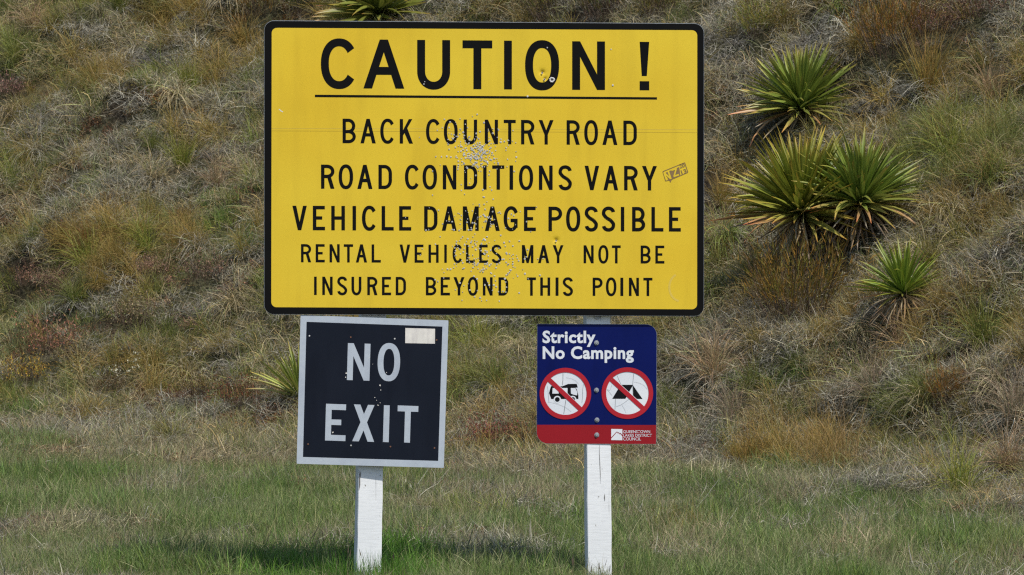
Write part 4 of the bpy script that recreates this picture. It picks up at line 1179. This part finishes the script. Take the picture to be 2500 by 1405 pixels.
# overlap seam of the two widths of sheeting
union_mesh('sheeting_seam', [[(663.2, 313.3), (1702.3, 316.6), (1702.3, 317.4), (663.2, 314.1)]], .0006, org, M['yellow_pale'], parent=S)
union_mesh('sheeting_seam', [[(663.2, 319.5), (1702.3, 323.9), (1702.3, 324.7), (663.2, 320.4)]], .0006, org, M['yellow_line'], parent=S)
# faint scuff near the lower right corner and small scratches
union_mesh('scuff', polyline([ell(1662, 702, 28, 34, R(t), 2) for t in range(100, 245, 12)], 5), .0006, org, M['yellow_pale'], parent=S)
union_mesh('scuff', polyline([(681, 267), (686, 271), (691, 274)], 1.5) + polyline([(684, 269), (687, 273)], 1.5), .0006, org, M['white'], parent=S)
# brown sticker: NZ 2013
def zp(x, y): return (1160 + x / 3.345, 370 + y / 3.345)
quad = [zp(1533, 165), zp(1712, 92), zp(1738, 172), zp(1606, 228), zp(1594, 252), zp(1590, 234), zp(1556, 242)]
st = union_mesh('sticker', polyline(quad + [quad[0]], 1.7) +
    [[zp(1560, 172), zp(1667, 128), zp(1676, 196), zp(1607, 224), zp(1595, 250), zp(1590, 230), zp(1578, 236)]], .0012, org, M['brown_print'], parent=S)
st['label'] = 'small brown speech-bubble sticker NZ 2013'
def rotglyph(ch, x, y, w_, h_, s_, a_):
    ca, sa = math.cos(R(a_)), math.sin(R(a_))
    return [[(x + (gx_ * ca + gy_2 * sa), y + (gx_ * sa - gy_2 * ca)) for gx_, gy_2 in p] for p in glyph(ch, w_, h_, s_)]
zz = lambda w_, h_, s_: None
x0, y0 = zp(1558, 240)
union_mesh('sticker_letters', rotglyph('N', x0, y0, 15, 20, 4.2, -19), .0016, org, M['yellow'], parent=S)
x0, y0 = zp(1622, 212); ca, sa = math.cos(R(-19)), math.sin(R(-19))
zpol = [rect(0, 0, 14, 4), rect(0, 16, 14, 20), [(0, 3), (4.4, 3), (14, 17), (9.6, 17)]]
union_mesh('sticker_letters', [[(x0 + px * ca + py * sa, y0 + px * sa - py * ca) for px, py in p] for p in zpol], .0016, org, M['yellow'], parent=S)
c1, c2 = zp(1690, 118), zp(1704, 166)
text_sheet('sticker_letters', '20', (c1[0] - 6.5, c1[1] - 5.5, c1[0] + 6.5, c1[1] + 5), .0012, org, M['brown_print'], S, .02, -19)
text_sheet('sticker_letters', '13', (c2[0] - 6.5, c2[1] - 5.5, c2[0] + 6.5, c2[1] + 5), .0012, org, M['brown_print'], S, .02, -19)

# shotgun pellet marks: raised bare rims with a dark pit
rng = np.random.default_rng(12)
pel = []
def cluster(cx, cy, sx, sy, n): pel.extend(zip(rng.normal(cx, sx, n), rng.normal(cy, sy, n)))
cluster(1163, 378, 20, 13, 130); cluster(1150, 362, 40, 26, 60); cluster(1150, 340, 44, 22, 60); cluster(1148, 408, 50, 7, 26); cluster(1190, 392, 34, 30, 24)
cluster(1165, 455, 40, 28, 14); cluster(1168, 535, 48, 22, 60); cluster(1200, 545, 30, 18, 20); cluster(1150, 600, 42, 24, 50); cluster(1180, 625, 50, 26, 50)
cluster(1240, 632, 16, 14, 16); cluster(1190, 690, 44, 22, 36); cluster(1170, 655, 40, 14, 26)
pel += [(1285, 628), (1281, 633), (1252, 601), (1326, 632), (1244, 665), (1253, 652), (1128, 734), (1188, 734), (1040, 563), (1056, 477), (990, 532), (1048, 508), (1289, 681),
        (1310, 506), (1024, 336), (1165, 280), (1260, 371), (1259, 394), (1214, 393), (1288, 236), (1336, 117), (1496, 209), (1492, 121), (1035, 206), (1037, 200), (1085, 292), (1204, 487), (1182, 482), (1069, 688),
        (1031, 608), (1026, 623), (1062, 684), (1084, 666), (1080, 658), (1112, 708), (1228, 712), (1235, 714), (1217, 713), (1290, 682), (1313, 633), (1099, 659)]
V_, F_, V2, F2, HV, HF = [], [], [], [], [], []
for (px, py) in pel:
    if not (668 < px < 1698 and 80 < py < 748): continue
    r = rng.uniform(1.1, 2.3); k = 8; b = len(V_); e1, e2 = rng.uniform(.85, 1.2, 2)
    for (rr, nn) in ((r, LN + .0002), (r * .68, LN + .0013), (r * .36, LN + .0011), (r * .12, LN + .0001)):
        V_.extend(place([(px + rr * e1 * math.cos(2 * math.pi * q / k), py + rr * e2 * math.sin(2 * math.pi * q / k)) for q in range(k)], nn, org, dent))
    for l in range(3):
        for q in range(k): F_.append((b + l * k + q, b + (l + 1) * k + q, b + (l + 1) * k + (q + 1) % k, b + l * k + (q + 1) % k))
    if rng.uniform() < .45:
        b = len(HV); rr = r * rng.uniform(.26, .42); ox, oy = rng.normal(0, r * .25, 2)
        HV.extend(place(circle(px + ox, py + oy, rr, 6), LN + .0016, org, dent)); HF.append(tuple(range(b, b + 6))[::-1])
o = link('pellet_marks', mesh_np('pellet_marks', np.array(V_), F_, M['bare']), S); o['kind'] = 'stuff'
o = link('pellet_pits', mesh_np('pellet_pits', np.array(HV), HF, M['hole']), S); o['kind'] = 'stuff'
# the larger hits
def crater(cx, cy, r, name):
    k = 16; V_, F_ = [], []
    prof = [(1.0, .0016), (.85, .0036), (.62, .0034), (.42, .0008), (.30, -.001)]
    for (rr, nn) in prof: V_.extend(place([(cx + rr * r * (1 + .14 * math.sin(3 * q) + .08 * math.cos(5 * q)) * math.cos(2 * math.pi * q / k), cy + rr * r * (1 + .1 * math.cos(4 * q)) * math.sin(2 * math.pi * q / k)) for q in range(k)], LN + nn, org))
    for l in range(len(prof) - 1):
        for q in range(k): F_.append((l * k + q, (l + 1) * k + q, (l + 1) * k + (q + 1) % k, l * k + (q + 1) % k))
    h = link(name, mesh_np(name, np.array(V_), F_, M['bare']), S)
    b = np.array(place(circle(cx, cy, r * .36, 12), LN + .0002, org))
    link('hole', mesh_np('hole', b, [tuple(range(12))[::-1]], M['hole']), h)
    return h
crater(1347.5, 195.5, 6.8, 'bullet_hole')['label'] = 'silver rimmed bullet hole through the letter O'
for (cx, cy, r) in ((1323.6, 178.6, 2.6), (1329.0, 194.6, 2.6), (1357.8, 588.6, 2.4)):
    h = crater(cx, cy, r, 'bullet_dent')
# rails behind the big sign
def rail(parent, org_, x0, x1, y, hh, n0, dep):
    a = place([(x0, y - hh), (x1, y - hh + (x1 - x0) * .006), (x1, y + hh + (x1 - x0) * .006), (x0, y + hh)], n0, org_)
    b = a - EN * dep
    F = [(0, 1, 2, 3)[::-1], (4, 5, 6, 7), (0, 4, 5, 1), (1, 5, 6, 2), (2, 6, 7, 3), (3, 7, 4, 0)]
    return link('rail', mesh_np('rail', np.concatenate([a, b]), F, M['galv']), parent)
rail(S, org, 700, 1670, 160, 12, -.0185, .0135); rail(S, org, 700, 1670, 660, 12, -.0185, .0135)
# the bright bolt head peeping out under the big sign above the right post
disc_bolt('bolt', 1458, 772.5, 8, -.024, org, S, M['galv'], False)

# ---------------------------------------------------------------- NO EXIT
org2 = on_plane(905, 1140, -.004)
E_ = thing('no_exit_sign', 'square dark sign with pale border reading NO EXIT, hung on the leaning post', 'sign', tuple(org2))
q4 = lambda x, y: (710 + x / 3.5125, 760 + y / 3.5125)
NE = -.004
po = [q4(84, 34), q4(1352, 80), q4(1312, 1345), q4(50, 1309)]
pi_ = [q4(135, 92), q4(1300, 133), q4(1264, 1285), q4(104, 1251)]
plate('panel', rrect(po, [2.0] * 4, 4), NE, .003, org2, M['alu'], E_)
oo, ii = rrect(po, [2.0] * 4, 4), rrect(pi_, [.5] * 4, 4)
union_mesh('border', ring_polys(oo, ii), NE + .0004, org2, M['reflect'], parent=E_)
union_mesh('dark_face', [ii], NE + .0005, org2, M['navy'], parent=E_)
ax_, ay_ = (1.0, .0335), (-.029, 1.0)
def tilted(ch, cx, cy, w_, h_, s_):
    out = []
    for p in glyph(ch, w_, h_, s_):
        out.append([q4(cx + (x - w_ / 2) * ax_[0] + (h_ / 2 - y) * ay_[0], cy + (x - w_ / 2) * ax_[1] + (h_ / 2 - y) * ay_[1]) for x, y in p])
    return out
for word, L_ in (('NO', (('N', 582, 436, 194, 317), ('O', 841, 438, 193, 318))), ('EXIT', (('E', 385, 955, 175, 315), ('X', 625, 961, 188, 316), ('I', 819, 966, 50, 316), ('T', 1001, 970, 177, 316)))):
    ps = []
    for (ch, cx, cy, w_, h_) in L_: ps += tilted(ch, cx, cy, w_, h_, 50)
    union_mesh('lettering', ps, NE + .0009, org2, M['reflect'], parent=E_)['label'] = 'pale capital letters ' + word
union_mesh('blank_sticker', [[q4(982, 145), q4(1237, 152), q4(1236, 280), q4(981, 275)]], NE + .0009, org2, M['sticker_white'], parent=E_)['label'] = 'blank off-white sticker in the upper right corner'
for k, (x, y) in enumerate([(160, 213), (514, 224), (891, 238), (1250, 248), (148, 1142), (516, 1153), (854, 1163), (1232, 1175)]):
    c = q4(x, y)
    disc_bolt('screw', c[0], c[1], 2.0, NE + .0006, org2, E_, M['bare'] if k in (0, 2, 5) else M['rust'], False)
mk = []
r2 = np.random.default_rng(4)
for (x, y, r_) in [(476, 533, 2.0), (470, 567, 1.4), (765, 637, 2.1), (771, 677, 1.3), (720, 741, 1.2), (736, 765, 1.), (745, 806, 1.2), (752, 808, 1.2), (766, 787, 1.), (361, 1040, 2.0), (821, 527, 1.1), (883, 520, 1.2), (672, 398, 1.1), (703, 455, .7)]:
    c = q4(x, y); mk.append([(c[0] + r_ * math.cos(t) * r2.uniform(.7, 1.2), c[1] + r_ * math.sin(t) * r2.uniform(.7, 1.2)) for t in np.arange(0, 6.2, 1.05)])
o = union_mesh('chips', mk, NE + .0014, org2, M['sticker_white'], parent=E_); o['kind'] = 'stuff'
def bracket(y):
    a = place([(862, y - 8), (946, y - 7.5), (946, y + 8.5), (862, y + 8)], NE - .0031, org2); b = a - EN * .0262
    F = [(0, 1, 2, 3)[::-1], (4, 5, 6, 7), (0, 4, 5, 1), (1, 5, 6, 2), (2, 6, 7, 3), (3, 7, 4, 0)]
    link('bracket', mesh_np('bracket', np.concatenate([a, b]), F, M['galv']), E_)
bracket(830); bracket(1070)

# ---------------------------------------------------------------- camping sign
org3 = on_plane(1457, 1085, -.027)
K_ = thing('camping_sign', 'small blue and red sign reading Strictly No Camping, bolted to the straight post', 'sign', tuple(org3))
k4 = lambda x, y: (1300 + x / 4.256, 770 + y / 4.256)
KN = -.0265
ko = rrect([k4(48, 90), k4(1294, 94), k4(1286, 1341), k4(42, 1335)], [1.5, 27, 1.5, 28], 10)
plate('panel', ko, KN, .0022, org3, M['alu'], K_)
def clip_y(poly, ycut, keep_above):
    out = []; n = len(poly)
    for q in range(n):
        a, b = poly[q], poly[(q + 1) % n]; ya, yb = ycut(a[0]), ycut(b[0])
        ina = (a[1] < ya) == keep_above; inb = (b[1] < yb) == keep_above
        if ina: out.append(a)
        if ina != inb:
            t = (ya - a[1]) / ((b[1] - a[1]) - (yb - ya)); out.append((a[0] + (b[0] - a[0]) * t, a[1] + (b[1] - a[1]) * t))
    return out
yc = lambda x: 770 + 1139 / 4.256 + (x - 1311) * .002
ki = rrect([k4(50.5, 92.5), k4(1291.5, 96.5), k4(1284, 1338.5), k4(44.5, 1332.5)], [1.5, 26.4, 1.5, 27.4], 10)
union_mesh('blue_field', [clip_y(ki, yc, True)], KN + .0004, org3, M['blue'], parent=K_)
union_mesh('red_band', [clip_y(ki, yc, False)], KN + .0004, org3, M['red'], parent=K_)
text_sheet('lettering', 'Strictly', (k4(104, 0)[0], k4(0, 160)[1], k4(656, 0)[0], k4(0, 330)[1]), KN + .0009, org3, M['white'], K_, .032)['label'] = 'white word Strictly'
text_sheet('lettering', 'No Camping', (k4(106, 0)[0], k4(0, 322)[1], k4(1053, 0)[0], k4(0, 496)[1]), KN + .0009, org3, M['white'], K_, .032)['label'] = 'white words No Camping'
text_sheet('lettering', 'QUEENSTOWN', (k4(943, 0)[0], k4(0, 1196)[1], k4(1222, 0)[0], k4(0, 1230)[1]), KN + .0009, org3, M['white'], K_, .002)
text_sheet('lettering', 'LAKES DISTRICT', (k4(943, 0)[0], k4(0, 1234)[1], k4(1241, 0)[0], k4(0, 1264)[1]), KN + .0009, org3, M['white'], K_, .002)
text_sheet('lettering', 'COUNCIL', (k4(943, 0)[0], k4(0, 1270)[1], k4(1127, 0)[0], k4(0, 1302)[1]), KN + .0009, org3, M['white'], K_, .002)
lg = union_mesh('logo', [[k4(*p) for p in q] for q in (
    [(818, 1182), (934, 1184), (934, 1244), (912, 1222), (904, 1229), (898, 1215), (890, 1221), (877, 1208), (862, 1222), (846, 1240), (818, 1270)],
    [(818, 1298), (818, 1283), (850, 1247), (877, 1217), (889, 1232), (897, 1226), (904, 1240), (912, 1234), (934, 1260), (934, 1300)])], KN + .0009, org3, M['white'], parent=K_)
lg['label'] = 'white council logo with a mountain line'
def prohibit(cx, cy, lab, pict, cracks, slash):
    d = union_mesh('round_symbol', [[k4(*p) for p in circle(cx, cy, 222, 64)]], KN + .0009, org3, M['white'], parent=K_); d['label'] = lab
    def sub(nm, polys, nn, mat): return union_mesh(nm, [[k4(*p) for p in q] for q in polys], KN + nn, org3, mat, parent=d)
    for p in pict[0]: pass
    sub('pictogram', pict[0], .0013, M['ink'])
    if pict[1]: sub('pictogram_window', pict[1], .0016, M['white'])
    if pict[2]: sub('pictogram_wheel', pict[2], .0019, M['ink'])
    for c in cracks: sub('crack', polyline(c[0], c[1] * .75), .0020, M['crackink'])
    a, b = slash
    dx, dy = b[0] - a[0], b[1] - a[1]; L = math.hypot(dx, dy); nx_, ny_ = -dy / L * 24, dx / L * 24
    sub('slash', [[(a[0] + nx_, a[1] + ny_), (a[0] - nx_, a[1] - ny_), (b[0] - nx_, b[1] - ny_), (b[0] + nx_, b[1] + ny_)]], .0023, M['signred'])
    sub('slash_edge', [polyline([(a[0] - nx_ * 1.09, a[1] - ny_ * 1.09), (b[0] - nx_ * 1.09, b[1] - ny_ * 1.09)], 4)[0]], .0022, M['white'])
    sub('red_ring', ring_polys(circle(cx, cy, 268, 64), circle(cx, cy, 221, 64)), .0026, M['signred'])
van = ([[(172, 808), (192, 738), (312, 738), (370, 715), (460, 714), (471, 751), (444, 753), (461, 770), (477, 832), (477, 871), (440, 871), (296, 871), (195, 871)]],
       [[(206, 815), (209, 757), (266, 757), (272, 815)], [(300, 757), (364, 757), (364, 815), (308, 815)], [(398, 757), (445, 757), (466, 800), (464, 834), (432, 828), (400, 815)],
        circle(258, 876, 38, 24), circle(418, 876, 38, 24)],
       [circle(258, 876, 25, 24), circle(418, 876, 25, 24)])
prohibit(342, 815, 'red and white round symbol of a campervan struck out', van,
         [([(318, 603), (317, 660), (313, 726)], 5), ([(348, 880), (338, 940), (326, 1024)], 6), ([(345, 648), (400, 656), (450, 682), (480, 716)], 2), ([(158, 735), (163, 800), (172, 905)], 2.5),
          ([(158, 903), (220, 912), (290, 935), (350, 962), (405, 1003)], 2), ([(529, 716), (522, 780), (521, 840), (514, 912)], 3.5)], ((175, 672), (500, 978)))
tent = ([[(828, 869), (917, 723), (1044, 724), (966, 869)], [(1045, 730), (1144, 871), (1048, 870)]], [], [])
prohibit(986, 810, 'red and white round symbol of a tent struck out', tent,
         [([(1050, 610), (1047, 660), (1042, 724), (1047, 868)], 4.5), ([(882, 628), (897, 668), (918, 712)], 3), ([(1060, 694), (1110, 704), (1160, 730), (1192, 770)], 2), ([(826, 722), (806, 780), (776, 772), (830, 838)], 2.5),
          ([(862, 872), (858, 980)], 4), ([(1000, 874), (960, 905), (920, 932), (870, 950)], 2.5), ([(932, 936), (955, 975), (973, 1015)], 2), ([(1044, 728), (1004, 796), (980, 840)], 3)], ((820, 668), (1150, 970)))
for (x, y) in ((665, 288), (665, 780), (670, 1090), (668, 1245)):
    c = k4(x, y); disc_bolt('bolt', c[0], c[1], 6.0, KN + .0004, org3, K_, M['galv'])
